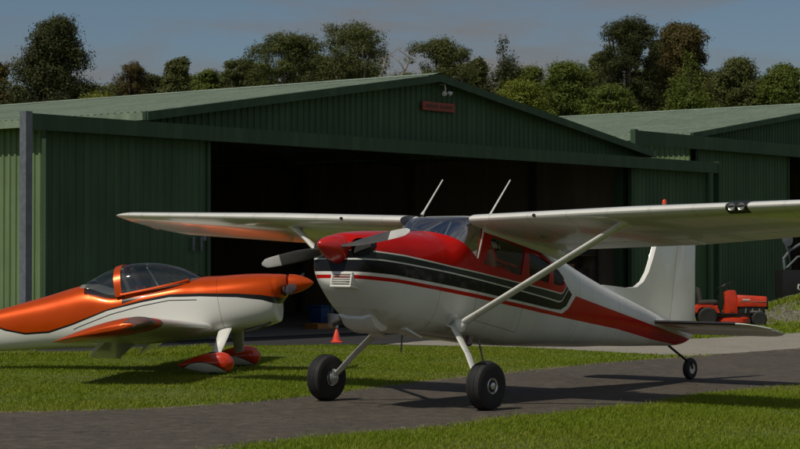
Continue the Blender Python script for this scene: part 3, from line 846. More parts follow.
# wings
DI, INC = R(1.73), R(1.5)
def foil(n=22, t=.12, m=.02, p=.4):
    xs = [.5 * (1 - math.cos(math.pi * i / n)) for i in range(n + 1)]
    yt = lambda x: 5 * t * (.2969 * math.sqrt(x) - .126 * x - .3516 * x**2 + .2843 * x**3 - .1036 * x**4)
    yc = lambda x: m / p**2 * (2 * p * x - x * x) if x < p else m / (1 - p)**2 * (1 - 2 * p + 2 * p * x - x * x)
    return [(x, yc(x) + yt(x)) for x in reversed(xs)] + [(x, yc(x) - yt(x)) for x in xs[1:-1]]
FO = foil()
def chord(b):
    return 1.63 if b < 2.6 else 1.63 - (b - 2.6) / (5.42 - 2.6) * .5
def wpt(s, b, x, z, tip=0.):
    ch = chord(b); k = math.sqrt(max(0., 1 - tip * tip))
    a0 = .133 + (max(b - 2.6, 0) * .035)
    a = x * ch; zz = z * ch * k
    if tip:
        a = (x * (.50 + .50 * k) + .05 * (1 - k)) * ch
    aa_ = a * math.cos(INC) + zz * math.sin(INC); cc = zz * math.cos(INC) - a * math.sin(INC)
    return L(a0 + aa_, s * b, 2.141 + b * math.tan(DI) + cc)
def clip(f, x0, x1):
    up = [q for q in f[:23] if x0 <= q[0] <= x1]; lo_ = [q for q in f[23:] if x0 <= q[0] <= x1]
    def at(x, seg): 
        for p, q in zip(seg, seg[1:]):
            if min(p[0], q[0]) <= x <= max(p[0], q[0]) and p[0] != q[0]: return (x, p[1] + (q[1] - p[1]) * (x - p[0]) / (q[0] - p[0]))
        return (x, 0)
    U = f[:23]; D = f[22:] + [f[0]]
    top = [at(x1, U)] + [q for q in up if x0 < q[0] < x1] + ([at(x0, U)] if x0 > 0 else [f[22]])
    bot = ([at(x0, D)] if x0 > 0 else []) + [q for q in lo_ if x0 < q[0] < x1] + [at(x1, D)]
    return top + bot
FRONT = clip(FO, 0, .745); REAR = clip(FO, .755, 1.0)
for s in (-1, 1):
    rings = []
    for b in list(np.linspace(.5, 5.2, 26)): rings.append([wpt(s, b, x, z) for x, z in FRONT])
    wm = MB().loft(rings); wm.m[-2] = 1
    wing = wm.build('wing', [M['white'], M['galv']], plane)
    for nm, b0, b1 in (('flap', .62, 2.62), ('aileron', 2.64, 5.19)):
        MB().loft([[wpt(s, b, x, z) for x, z in REAR] for b in np.linspace(b0, b1, 12)]).build(nm, M['ribwhite'], wing)
    tips = [[wpt(s, 5.204 + .30 * t, x, z, t if t else .0001) for x, z in FO] for t in (0, .25, .5, .7, .85, .95, .995)]
    MB().loft(tips).build('wing_tip', M['white'], wing)
    MB().tube([wpt(s, 5.2 + .30 * .9, x, z, .88) for x, z in ((.02, .0), (.1, -.005), (.3, -.005), (.6, 0), (.95, 0))], .014, 8).build('tip_trim', M['red'], wing)
    # strut
    p0, p1 = L(.115, s * .545, .935), L(.43, s * 2.43, 2.175)
    d = p1 - p0
    strut = MB().tube([p0, p0 + d * .06, p0 + d * .12, p0 + d * .9, p0 + d * .96, p1], [(.03, .05), (.034, .062), (.030, .058), (.030, .058), (.04, .075), (.055, .13)], 16, flat=(1, 0, 0))
    strut.build('wing_strut', M['white'], plane)
    MB().lathe([(-.1, .01), (-.06, .06), (0, .085), (.05, .07), (.09, .02)], L(.115, s * .555, .93), L(.3, s * .9, .55), 14).build('strut_cuff', M['white'], plane)
    MB().tube([L(.75, s * 1.05, 2.13), L(.75, s * 1.05, 2.105), L(.80, s * 1.05, 2.085), L(.9, s * 1.05, 2.085)], .006, 6).build('fuel_vent', M['steel'], wing)
    MB().lathe([(-.01, .018), (.03, .018)], wpt(s, 1.4, .006, 0), (-1, 0, 0), 10).build('stall_vent', M['black'], wing)
    # wing root fairing down to the cabin roof
    rf = [[L(a, s * b, c) for b, c in ((.45, 2.245 - .05 * k), (.56, 2.05 - .02 * k), (.60, 2.10 - .02 * k), (.62, 2.20 - .05 * k))] for a, k in ((.36, 0), (.9, .1), (1.5, .7), (1.95, 1.9))]
    MB().loft(rf).build('root_fairing', M['white'], plane)
    # main gear
    leg = MB().tube([L(.09, s * .40, .93), L(.085, s * .52, .90), L(.03, s * .80, .60), L(-.045, s * 1.03, .30), L(-.055, s * 1.07, .262)],
                    [(.075, .020), (.070, .018), (.058, .016), (.05, .016), (.045, .018)], 14, flat=(0, -s * .6, .8))
    leg.build('landing_gear_leg', M['white'], plane)
    hub = L(-.055, s * 1.15, .262)
    whl = MB().lathe([(-.085, .09), (-.10, .14), (-.098, .215), (-.082, .25), (-.045, .266), (0, .270), (.045, .266), (.082, .25), (.098, .215), (.10, .14), (.088, .088)], hub, L(0, s, 0), 40).build('tyre', M['rubber'], plane)
    tr_ = MB()
    for g in (-.03, 0, .03): tr_.lathe([(-.004, .2695), (-.0038, .2715), (.0038, .2715), (.004, .2695)], hub + L(0, s * g, 0), L(0, s, 0), 40)
    tr_.build('tread', M['black'], whl)
    MB().lathe([(-.08, .03), (-.088, .088), (-.05, .08), (.05, .08), (.09, .09), (.098, .085), (.09, .07), (.07, .055), (.08, .042), (.10, .038), (.105, .02), (.104, .003)], hub, L(0, s, 0), 28).build('wheel_rim', M['alu'], whl)
    MB().lathe([(-.13, .02), (-.12, .075), (-.085, .08), (-.08, .03)], hub, L(0, s, 0), 20).build('brake_disc', M['alu'], whl)
    br = MB().obox(hub + L(.0, -s * .115, .075), (.045, 0, 0), (0, .03, 0), (0, 0, .025)); br.build('brake_caliper', M['alu'], plane, bevel=.006)
    # stabiliser and elevator
    pts = [(4.745, .05), (4.76, 1.35), (4.80, 1.50), (4.90, 1.60), (5.10, 1.66), (5.35, 1.675)]
    prof = []
    for b in np.linspace(.04, 1.66, 22):
        le = 4.745 if b < 1.35 else 4.745 + .5 * (1 - math.sqrt(max(0, 1 - ((b - 1.35) / .325) ** 2)))
        prof.append((b, le))
    rings = [[L(le + (5.27 - le) * x, s * b, 1.755 + z * .62 * (1 if b < 1.5 else .65)) for x, z in [(q[0] / .84, q[1] * .8) for q in clip(foil(22, .10, 0., .4), 0, .84)]] for b, le in prof]
    stb = MB().loft(rings).build('stabilizer', M['white'], plane)
    MB().loft([[L(5.283 + x, s * b, 1.755 + z) for x, z in ((-.008, .011), (-.008, -.011), (.45 - .25 * max(0, (b - 1.3) / .36) ** 2, -.004), (.45 - .25 * max(0, (b - 1.3) / .36) ** 2, .004))] for b in np.linspace(.10, 1.66, 14)]).build('elevator', M['ribwhite'], stb)
    MB().tube([L(4.742, s * .16, 1.756), L(4.742, s * 1.34, 1.756)], .021, 10).build('deicing_strip', M['black'], stb)
# landing light in the left wing leading edge
ll = MB().loft([[wpt(1, b, x, z * 1.16) + L(-.022, 0, 0) for x, z in clip(FO, 0, .085)] for b in (3.765, 3.885, 4.005)]).build('landing_light', M['glass'], plane)
lb = MB()
for b in (3.83, 3.94): lb.lathe([(-.006, .03), (-.010, .040), (.03, .038), (.04, .005)], wpt(1, b, .006, -.004), (1, 0, 0), 16)
lb.build('lamp', M['blade_lamp'], ll)
MB().loft([[wpt(1, b, x, z * 1.012) + L(-.003, 0, 0) for x, z in clip(FO, 0, .082)] for b in (3.76, 4.01)]).build('light_bezel', M['black'], ll)
# beacon and aerials
bx_ = wpt(1, 2.9, .14, .085)
MB().lathe([(-.02, .022), (.008, .022), (.02, .018), (.03, .009), (.034, .002)], bx_, (0, 0, 1), 14).build('beacon_light', M['amber'], plane)
for p, q in ((L(.27, -.3, 2.235), L(.575, -.3, 2.725)), (L(.553, .45, 2.26), L(.885, .45, 2.775))):
    MB().tube([p, p + (q - p) * .12, q], [.022, .011, .007], 8).build('aerial', M['white'], plane)
# fin and rudder
fin = [(3.58, 2.00), (3.62, 2.035), (4.2, 2.10), (4.42, 2.15), (4.56, 2.25), (4.66, 2.40), (4.74, 2.62), (4.84, 3.0), (4.90, 3.14), (5.05, 3.20), (5.30, 3.20), (5.30, 1.86), (4.6, 1.90)]
def slab(poly, hwf, name, m, parent):
    c = Vector((sum(p[0] for p in poly) / len(poly), 0, sum(p[1] for p in poly) / len(poly)))
    mb = MB()
    rings = []
    for y, k in ((-1, .982), (-.9, .994), (0, 1.0), (.9, .994), (1, .982)):
        rings.append([Vector((c.x + (p[0] - c.x) * k, y * hwf, c.z + (p[1] - c.z) * k)) for p in poly])
    return mb.loft(rings).build(name, m, parent, angle=50)
slab(fin, .035, 'fin', M['white'], plane)
rud = [(5.315, 3.19), (5.55, 3.17), (5.70, 3.10), (5.76, 2.98), (5.80, 2.7), (5.945, 1.95), (5.94, 1.87), (5.80, 1.83), (5.315, 1.86)]
slab(rud, .028, 'rudder', M['white'], plane)
# tail wheel
tw = L(6.006 - .15 * math.sin(PH) * 1.0, 0, 6.006 * math.tan(PH) + .15 * .98)
MB().tube([L(5.35, 0, 1.545), L(5.62, 0, 1.475), L(5.93, 0, 1.40)], [(.028, .010)] * 3, 8, flat=(0, 0, 1)).build('tail_spring', M['steel'], plane)
fk = MB(); 
for y in (-.045, .045): fk.tube([L(5.93, y, 1.40), tw + L(.0, y, 0)], .012, 8)
fk.lathe([(-.03, .03), (.04, .035), (.06, .02)], L(5.93, 0, 1.385), (0, 0, 1), 12); fk.build('tail_fork', M['steel'], plane)
tt = MB().lathe([(-.035, .07), (-.042, .10), (-.036, .132), (-.015, .148), (.015, .148), (.036, .132), (.042, .10), (.035, .07)], tw, (0, 1, 0), 28).build('tyre', M['rubber'], plane)
MB().lathe([(-.036, .01), (-.037, .07), (.037, .07), (.036, .01)], tw, (0, 1, 0), 18).build('wheel_rim', M['alu'], tt)
MB().loft([[L(a, b, c) for b, c in ((-.24, .86), (-.22, zc), (-.12, zc - .03), (.12, zc - .03), (.22, zc), (.24, .86))] for a, zc in ((-1.02, .84), (-.92, .745), (-.80, .715), (-.72, .745), (-.70, .80))]).build('chin_duct', M['white'], plane)
# exhaust, cowl flaps, drains, step, belly aerial
MB().tube([L(-.74, -.33, .84), L(-.90, -.31, .80), L(-1.06, -.30, .73)], .034, 14).build('exhaust_pipe', M['steel'], plane)
for s in (-1, 1):
    MB().obox(L(-.40, s * .25, .762), L(.15, 0, -.028), L(0, .10, 0), L(.002, 0, .012)).build('cowl_flap', M['white'], plane, bevel=.005)
MB().tube([L(.0, -.15, .80), L(.02, -.15, .60)], .009, 8).build('drain_pipe', M['steel'], plane)
st_ = MB().tube([L(.62, .45, .88), L(.66, .50, .70), L(.70, .52, .585)], .011, 8); st_.obox(L(.71, .54, .58), (.055, 0, .005), (0, .07, 0), (0, 0, .008)); st_.build('boarding_step', M['steel'], plane)
MB().lathe([(0, .04), (-.03, .045), (-.10, .042), (-.115, .02)], L(.50, .42, .88), (0, 0, 1), 14).build('belly_lamp', M['lens'], plane)
MB().tube([L(-.05, .56, 1.02), L(.02, .575, 1.02)], .03, 10).build('gear_fairing', M['white'], plane)

# ------------------------------------------------------------------ the two people in the cabin
def skin_mesh(name, verts, edges, m, parent, lv=2):
    me = bpy.data.meshes.new(name); me.from_pydata([v[0] for v in verts], edges, [])
    me.materials.append(m); o = bpy.data.objects.new(name, me); link(o, parent)
    md = o.modifiers.new('k', 'SKIN'); 
    for i, v in enumerate(verts):
        r = v[1]; o.data.skin_vertices[0].data[i].radius = r if hasattr(r, '__len__') else (r, r)
    o.data.skin_vertices[0].data[0].use_root = True
    sb = o.modifiers.new('u', 'SUBSURF'); sb.levels = lv; sb.render_levels = lv
    me2 = evaluated(o); o.modifiers.clear(); o.data = me2; smooth(o, 180)
    return o

def person(b, hc, ha, label, shirt, capm, sun):
    o = thing('person', label, 'person', PM)
    P = lambda a, db, c: L(a, b + db, c)
    s0 = hc - .16
    v = [(P(1.02, 0, 1.36), (.14, .17)), (P(1.03, 0, 1.50), (.13, .155)), (P(1.02, 0, 1.66), (.12, .165)), (P(1.01, 0, s0 - .03), (.07, .10)), (P(ha + .02, 0, s0 + .04), .052), (P(ha, 0, hc - .03), (.075, .07)), (P(ha - .005, 0, hc + .03), (.095, .08)), (P(ha + .01, 0, hc + .09), (.07, .062))]
    e = [(i, i + 1) for i in range(7)]
    for s in (-1, 1):
        i = len(v)
        v += [(P(1.0, s * .17, s0 - .07), .062), (P(.86, s * .21, 1.56), .046), (P(.60, s * .12, 1.60), .036), (P(.42, s * .10, 1.64), .026),   # arm reaching to the yoke
              (P(.80, s * .10, 1.38), .085), (P(.48, s * .12, 1.43), .062), (P(.30, s * .12, 1.16), .045), (P(.16, s * .12, 1.10), .036)]
        e += [(3, i), (i, i + 1), (i + 1, i + 2), (i + 2, i + 3), (0, i + 4), (i + 4, i + 5), (i + 5, i + 6), (i + 6, i + 7)]
        for k in range(5):   # fingers curled on the yoke
            j = len(v); dz = -.03 + .016 * k
            v += [(P(.40, s * (.10 - .01 * (k - 2)), 1.64 + dz), .011), (P(.34, s * (.10 - .012 * (k - 2)), 1.645 + dz), .009), (P(.33, s * (.07 - .01 * (k - 2)), 1.645 + dz), .008)]
            e += [(i + 3, j), (j, j + 1), (j + 1, j + 2)]
    j = len(v); v += [(P(ha - .105, 0, hc - .005), .016)]; e += [(6, j)]    # nose
    body = skin_mesh('body', v, e, M['skin'], o)
    sv = [(P(1.02, 0, 1.34), (.16, .185)), (P(1.03, 0, 1.50), (.148, .172)), (P(1.02, 0, 1.66), (.138, .18)), (P(1.01, 0, s0 - .02), (.085, .115))]
    se = [(0, 1), (1, 2), (2, 3)]
    for s in (-1, 1):
        i = len(sv); sv += [(P(1.0, s * .17, s0 - .07), .075), (P(.89, s * .205, 1.60), .062)]; se += [(3, i), (i, i + 1)]
    skin_mesh('shirt', sv, se, shirt, o)
    tv = [(P(1.0, 0, 1.34), (.15, .175))]; te = []
    for s in (-1, 1):
        i = len(tv); tv += [(P(.80, s * .10, 1.385), .097), (P(.48, s * .12, 1.435), .074), (P(.31, s * .12, 1.17), .058)]; te += [(0, i), (i, i + 1), (i + 1, i + 2)]
    skin_mesh('trousers', tv, te, M['jean'], o)
    # eyes, mouth, ears
    f = MB()
    for s in (-1, 1):
        f.lathe([(-.012, .002), (-.008, .011), (0, .013)], P(ha - .088, s * .03, hc + .028), (1, 0, 0), 10)
    f.tube([P(ha - .098, -.03, hc + .032), P(ha - .103, 0, hc + .036), P(ha - .098, .03, hc + .032)], .004, 6)
    f.build('glasses', M['black'], o)
    MB().tube([P(ha - .083, -.025, hc - .05), P(ha - .09, 0, hc - .052), P(ha - .083, .025, hc - .05)], .006, 6).build('mouth', M['shirt2'], o)
    er = MB()
    for s in (-1, 1): er.lathe([(-.012, .012), (0, .032), (.018, .034), (.025, .02)], P(ha + .01, s * .082, hc + .015), L(0, s, 0), 14)
    er.tube([P(ha + .01, s_ * .095 * math.cos(t), hc + .03 + .118 * math.sin(t)) for s_ in (1,) for t in [math.pi * k / 12 for k in range(13)]], .009, 6)
    er.build('headset', M['black'], o)
    cp = MB(); rings = []
    for k in range(7):
        t = k / 6 * math.pi / 2
        rings.append([P(ha + .01 + .112 * math.cos(t) * math.cos(q), .092 * math.cos(t) * math.sin(q), hc + .052 + .085 * math.sin(t)) for q in [2 * math.pi * j / 20 for j in range(20)]])
    cp.loft(rings)
    br_ = [[P(ha - .06 - .1 * r_ * math.cos(q), .08 * math.sin(q) * (1 if r_ else .9), hc + .055 - .012 * r_ + d) for q in [math.pi * (-.5 + j / 10) for j in range(11)]] for r_, d in ((0, .004), (1, .004), (1, -.003), (0, -.003))]
    cp.loft(br_, closed=False)
    cp.build('cap', capm, o)
    return o
person(.30, 1.915, .87, 'person in a pale cap and red shirt seated behind the near cabin door window', M['shirt2'], M['shirt'], True)
person(-.25, 1.955, .90, 'person in a white shirt and dark cap seen through the windscreen', M['shirt'], M['hair'], True)

# ------------------------------------------------------------------ orange low-wing aeroplane
FI, RP = R(-6.7), R(10.5)
A2 = Vector((-math.cos(FI), -math.sin(FI), 0)); R2 = Vector((math.sin(FI), -math.cos(FI), 0))
af2 = A2 * math.cos(RP) - ZZ * math.sin(RP); up2 = ZZ * math.cos(RP) + A2 * math.sin(RP)
Q0 = Vector((-2.46, 29.3, 0))
QM = Matrix(((af2.x, R2.x, up2.x, Q0.x), (af2.y, R2.y, up2.y, Q0.y), (af2.z, R2.z, up2.z, Q0.z), (0, 0, 0, 1)))
low = thing('airplane', 'orange and white low-wing sport aeroplane with bubble canopy parked on the grass', 'airplane', QM)
S2 = [(-1.06, .18, .975, 1.23, 1.09, 2.2, 2.2), (-1.0, .27, .915, 1.25, 1.08, 2.3, 2.3), (-.94, .33, .86, 1.265, 1.07, 2.4, 2.4), (-.885, .36, .80, 1.274, 1.05, 2.4, 2.5), (-.87, .375, .66, 1.277, 1.03, 2.4, 2.6), (-.84, .395, .575, 1.285, 1.02, 2.5, 2.7), (-.5, .485, .54, 1.345, 1.0, 2.5, 2.9), (-.1, .53, .545, 1.39, 1.0, 2.6, 3.2),
      (.2, .55, .55, 1.425, 1.0, 2.8, 3.4), (.5, .555, .56, 1.405, 1.0, 4.0, 3.4), (1.0, .55, .59, 1.40, 1.02, 4.2, 3.3), (1.4, .52, .635, 1.43, 1.04, 3.4, 3.1), (1.9, .45, .70, 1.625, 1.1, 2.4, 2.9),
      (2.5, .36, .785, 1.57, 1.16, 2.2, 2.7), (3.3, .235, .885, 1.50, 1.2, 2.2, 2.5), (4.1, .12, 1.0, 1.44, 1.24, 2.1, 2.2), (4.6, .05, 1.10, 1.40, 1.26, 2, 2), (4.72, .02, 1.2, 1.36, 1.28, 2, 2)]
def r2(a, n=64):
    q = [pchip([s[0] for s in S2], [s[i] for s in S2], a) for i in range(1, 7)]
    return ring(a, q[0], q[1], q[2], q[3], q[4], q[5], n)
MB().loft([r2(a) for a in list(np.linspace(-1.06, -.8, 27)) + list(np.linspace(-.76, 4.72, 70))]).build('fuselage', M['liv2'], low, angle=45)
def canopy_ring(a, off=0., n=30):
    hw = pchip([.16, .3, .6, 1.0, 1.4, 1.7, 1.92], [.22, .38, .475, .50, .49, .46, .43], a) - off
    zt = pchip([.16, .3, .48, .91, 1.18, 1.44, 1.7, 1.92], [1.42, 1.52, 1.635, 1.78, 1.81, 1.79, 1.715, 1.63], a) - off
    zb = pchip([.16, .5, 1.3, 1.5, 1.75, 1.92], [1.40, 1.37, 1.35, 1.36, 1.44, 1.58], a)
    return [Vector((a, -hw * math.copysign(abs(math.cos(t)) ** .8, math.cos(t)), zb + (zt - zb) * abs(math.sin(t)) ** .8)) for t in [math.pi * k / n for k in range(n + 1)]]
def can_part(a0, a1, n, name):
    xs = np.linspace(a0, a1, n); mb = MB(); mb.loft([canopy_ring(a) for a in xs], closed=False)
    return mb.build(name, M['smoke'], low, angle=80)
can_part(.16, 1.28, 24, 'canopy'); can_part(1.37, 1.82, 12, 'rear_window')
rings = []
for a, off in ((1.275, -.012), (1.38, -.012), (1.38, .02), (1.275, .02)): rings.append(canopy_ring(a, off))
rings.append(rings[0]); MB().loft(rings, closed=False).build('roll_bar', M['orange'], low)
ck = MB(); ck.loft([[(a, y * (pchip([.16, .3, .6, 1.0, 1.4, 1.7, 1.92], [.2, .36, .455, .48, .47, .43, .40], a)), max(z for _, _, z in [tuple(q) for q in r2(a)]) + .006 - .05 * abs(y) ** 6) for y in np.linspace(-1, 1, 15)] for a in np.linspace(.2, 1.9, 18)], closed=False)
ck.build('cockpit_trim', M['greyint'], low)
for s in (-1, 1):
    mb = MB(); pts = [canopy_ring(a)[0 if s < 0 else -1] + Vector((0, s * .012, .02)) for a in np.linspace(.3, 1.30, 12)]
    mb.tube(pts, .02, 8); mb.build('canopy_rail', M['orange'], low)
for s in (-1, 1):
    mb = MB(); mb.obox((1.22, s * .23, 1.48), (.05, 0, 0), (0, .17, 0), (.05, 0, .20)); mb.build('cabin_seat', M['greyint'], low, bevel=.04)
for s in (-1, 1):
    MB().obox((1.27, s * .23, 1.70), (.035, 0, .005), (0, .09, 0), (-.006, 0, .055)).build('headrest', M['greyint'], low, bevel=.02)
    MB().tube([(1.25, s * .23 - .1, 1.66), (1.20, s * .23 - .1, 1.50), (1.12, s * .23 - .06, 1.42)], .016, 6, flat=(0, 1, 0)).build('seat_belt', M['red'], low)
    MB().tube([(.55, s * .23, 1.40), (.62, s * .23, 1.52)], .014, 8).build('control_stick', M['black'], low)
MB().tube([(-.75, .25, .60), (-.55, .26, .545), (-.35, .26, .525)], .028, 10).build('exhaust_pipe', M['steel'], low)
MB().box(.30, .42, -.36, .36, 1.36, 1.47).build('instrument_panel', M['black'], low, bevel=.03)
MB().tube([(.95, -.42, 1.42), (1.02, -.40, 1.62), (1.04, -.3, 1.72)], .012, 8).build('canopy_strut', M['white_dull'], low)
MB().lathe([(-.33, .004), (-.31, .03), (-.25, .07), (-.15, .115), (-.05, .14), (.02, .147), (.03, .1)], (-1.10, 0, 1.085), (1, 0, .12), 28).build('spinner', M['orange'], low)
for s in (-1, 1):
    rings = []; ang2 = R(62)
    for k in range(14):
        r = .10 + .78 * k / 13; ch = pchip([.1, .3, .6, .88], [.06, .14, .12, .05], r); bt = math.atan2(.34, r)
        dr = Vector((0, s * math.cos(ang2 - R(90 - 20)), s * math.sin(ang2 - R(90 - 20)))); tg = Vector((0, -dr.z, dr.y)); ax = Vector((1, 0, 0))
        cd = tg * math.cos(bt) + ax * math.sin(bt); tn = ax * math.cos(bt) - tg * math.sin(bt)
        c0 = Vector((-1.16, 0, 1.085)) + dr * r
        rings.append([c0 + cd * (ch / 2 * math.cos(t)) + tn * (.012 * math.sin(t)) for t in [2 * math.pi * j / 12 for j in range(12)]])
    MB().loft(rings).build('propeller_blade', M['blade'], low)
mb = MB()
for s in (-1, 1): mb.lathe([(-.012, .07), (.02, .075)], (-1.03, s * .22, 1.0), (1, 0, 0), 14)
mb.build('air_inlet', M['darkint'], low)
D2 = R(3.5)
def w2(s, b, x, z, k=1.):
    a = x * 1.47 * (1 if k == 1 else (.4 + .6 * k)) + (0 if k == 1 else .35 * (1 - k)); zz = z * 1.47 * k
    return Vector((.05 + .028 * b + a * (1 - .016 * b), s * b, .68 + max(b - .5, 0) * math.tan(D2) + zz - a * .012))
F2 = foil(20, .135, .02, .3)
F2F = clip(foil(22, .135, .02, .3), 0, .775); F2R = clip(foil(22, .135, .02, .3), .785, 1.)
def tipliv():
    m, nt, b = newmat('orange_tip_livery')
    tc = N(nt, 'ShaderNodeTexCoord'); sp = N(nt, 'ShaderNodeSeparateXYZ'); nt.links.new(tc.outputs['Object'], sp.inputs[0])
    ab = math_(nt, 'ABSOLUTE', sp.outputs[1])
    e = math_(nt, 'ADD', ab, math_(nt, 'MULTIPLY', sp.outputs[0], .12))
    c = mix_(nt, math_(nt, 'GREATER_THAN', e, 3.10), (.70, .70, .66), (.01, .01, .01))
    c = mix_(nt, math_(nt, 'GREATER_THAN', e, 3.16), c, (.66, .074, .001))
    nt.links.new(math_(nt, 'MULTIPLY', math_(nt, 'GREATER_THAN', e, 3.16), .42), b.inputs['Metallic'])
    nt.links.new(c, b.inputs['Base Color']); b.inputs['Roughness'].default_value = .3; b.inputs['Coat Weight'].default_value = .08
    return m
M['tipliv'] = tipliv()
for s in (-1, 1):
    wg = MB().loft([[w2(s, b, x, z) for x, z in F2F] for b in np.linspace(.42, 3.45, 18)]).build('wing', M['tipliv'], low)
    MB().loft([[w2(s, b, x, z) for x, z in F2R] for b in np.linspace(2.1, 3.44, 8)]).build('aileron', M['tipliv'], wg)
    MB().loft([[w2(s, 3.455 + .27 * t, x, z, math.sqrt(1 - t * t) if t else 1.) for x, z in F2] for t in (0, .3, .55, .75, .9, .97)]).build('wing_tip', M['orange'], wg)
    MB().loft([[w2(s, 3.462 + .26 * t, x, z * 1.02, math.sqrt(1 - t * t)) + Vector((-.01, s * .008, 0)) for x, z in clip(foil(22, .135, .02, .3), 0, .19)] for t in (-.5, 0.02, .4, .7, .9)]).build('tip_lamp', M['lens'], wg)
    # lowered flap
    fd = R(38); h0 = w2(s, .5, .78, -.012)
    rings = []
    for b in np.linspace(.56, 2.08, 8):
        h = w2(s, b, .79, -.004); rr = []
        for x, z in F2R:
            dx = (x - .785) * 1.47; dz = z * 1.47
            rr.append(h + Vector((dx * math.cos(fd) + dz * math.sin(fd), 0, -dx * math.sin(fd) + dz * math.cos(fd))))
        rings.append(rr)
    MB().loft(rings).build('flap', M['white'], wg)
    # gear
    MB().tube([(-.12, s * .34, .66), (-.06, s * .62, .46), (.03, s * .93, .22)], [(.105, .03), (.085, .024), (.07, .02)], 14, flat=(0, s * .5, .85)).build('landing_gear_leg', M['white'], low)
    pn = []
    for k in range(16):
        a = -.27 + .80 * k / 15; u_ = k / 15
        r = pchip([0, .06, .2, .45, .7, 1.], [.02, .085, .118, .115, .080, .012], u_); zc = .175 - .02 * u_
        hz = pchip([0, .06, .2, .45, .7, 1.], [.03, .11, .15, .145, .10, .014], u_)
        pn.append([Vector((a, s * 1.0 + r * math.cos(t), zc + hz * math.sin(t) + a * .14 - .0)) for t in [2 * math.pi * j / 20 for j in range(20)]])
    pm_ = bpy.data.materials.get('pant_livery')
    if pm_ is None:
        pm_, nt_, b_ = newmat('pant_livery')
        tc_ = N(nt_, 'ShaderNodeTexCoord'); sp_ = N(nt_, 'ShaderNodeSeparateXYZ'); nt_.links.new(tc_.outputs['Object'], sp_.inputs[0])
        e_ = math_(nt_, 'ADD', sp_.outputs[2], math_(nt_, 'MULTIPLY', math_(nt_, 'POWER', math_(nt_, 'ABSOLUTE', math_(nt_, 'SUBTRACT', sp_.outputs[0], .27)), 2.), 1.1))
        c_ = mix_(nt_, math_(nt_, 'LESS_THAN', e_, .215), (.03, .01, .01), (.72, .72, .68))
        c_ = mix_(nt_, math_(nt_, 'GREATER_THAN', e_, .232), c_, (.60, .035, .006))
        nt_.links.new(c_, b_.inputs['Base Color']); b_.inputs['Roughness'].default_value = .26; b_.inputs['Coat Weight'].default_value = .7
    MB().loft(pn).build('wheel_fairing', pm_, low)
    MB().lathe([(-.05, .09), (-.055, .13), (0, .165), (.055, .13), (.05, .09)], (.03, s * 1.0, .168), (0, 1, 0), 24).build('tyre', M['rubber'], low)
    MB().loft([[Vector((4.15 + .05 * b + x * (.75 - .12 * b), s * b, 1.33 + z * .6)) for x, z in foil(12, .09, 0, .4)] for b in np.linspace(.05, 1.3, 6)]).build('stabilizer', M['white'], low)
slab([(3.9, 1.44), (4.25, 1.95), (4.45, 2.25), (4.55, 2.32), (4.75, 2.32), (4.8, 2.2), (4.92, 1.25), (4.7, 1.2), (4.5, 1.35)], .03, 'fin', M['orange'], low)
MB().tube([(4.5, 0, 1.12), (4.75, 0, 1.02)], .014, 8).build('tail_spring', M['steel'], low)
tz = 4.8 * math.tan(RP)
MB().lathe([(-.03, .05), (-.03, .075), (0, .085), (.03, .075), (.03, .05)], (4.79, 0, tz + .088), (0, 1, 0), 20).build('tyre', M['rubber'], low)
mb = MB(); 
for y in (-.04, .04): mb.tube([(4.75, y, 1.02), (4.79, y, tz + .088)], .01, 6)
mb.build('tail_fork', M['steel'], low)

# ------------------------------------------------------------------ ride-on mower
mw = thing('ride_on_mower', 'orange ride-on mower parked on grass before the farther hangar door', 'mower', T(7.98, 48.2, 0, R(-4)))
def X(name, mb, m, **k): return mb.build(name, m, mw, **k)
hood = [[(x, y * w_, z) for y, z in ((-1, .47), (-1, .66), (-.86, .73), (.86, .73), (1, .66), (1, .47))] for x, w_ in ((.10, .235), (.5, .235), (.80, .225))]
hood = [[(p[0], p[1], p[2] + (.02 if p[2] > .6 else 0) * (1 - i)) for p in r] for i, r in enumerate(hood)]
X('hood', MB().loft(hood), M['mower'], bevel=.012)
X('hood_stripe', MB().box(.14, .78, -.241, .241, .585, .60), M['card'])
X('grille', MB().box(.80, .835, -.20, .20, .40, .66), M['black'], bevel=.01)
X('engine', MB().box(.13, .76, -.20, .20, .26, .468), M['black'], bevel=.02)
ex = MB(); 
for k in range(3): ex.tube([(.30 + k * .16, -.205, .32), (.31 + k * .16, -.215, .43)], .022, 8)
X('cooling_fins', ex, M['alu'])
X('muffler', MB().tube([(.40, -.235, .34), (.68, -.235, .34)], .04, 10), M['steel'])
X('headlight', MB().box(.832, .842, -.15, .15, .56, .63), M['alu'])
X('badge', MB().box(.22, .40, -.2425, -.236, .625, .655), M['white_dull'])
X('dash_tower', MB().loft([[(x, -.19, z), (x, .19, z), (x2, .19, z), (x2, -.19, z)] for x, x2, z in ((-.22, .12, .30), (-.18, .10, .55), (-.20, .08, .80), (-.12, .05, .86))]), M['mower'], bevel=.012)
X('frame', MB().box(-.78, .70, -.16, .16, .20, .29), M['steel'], bevel=.01)
X('footboard', MB().box(-.46, .12, -.42, .42, .285, .315), M['black'], bevel=.008)
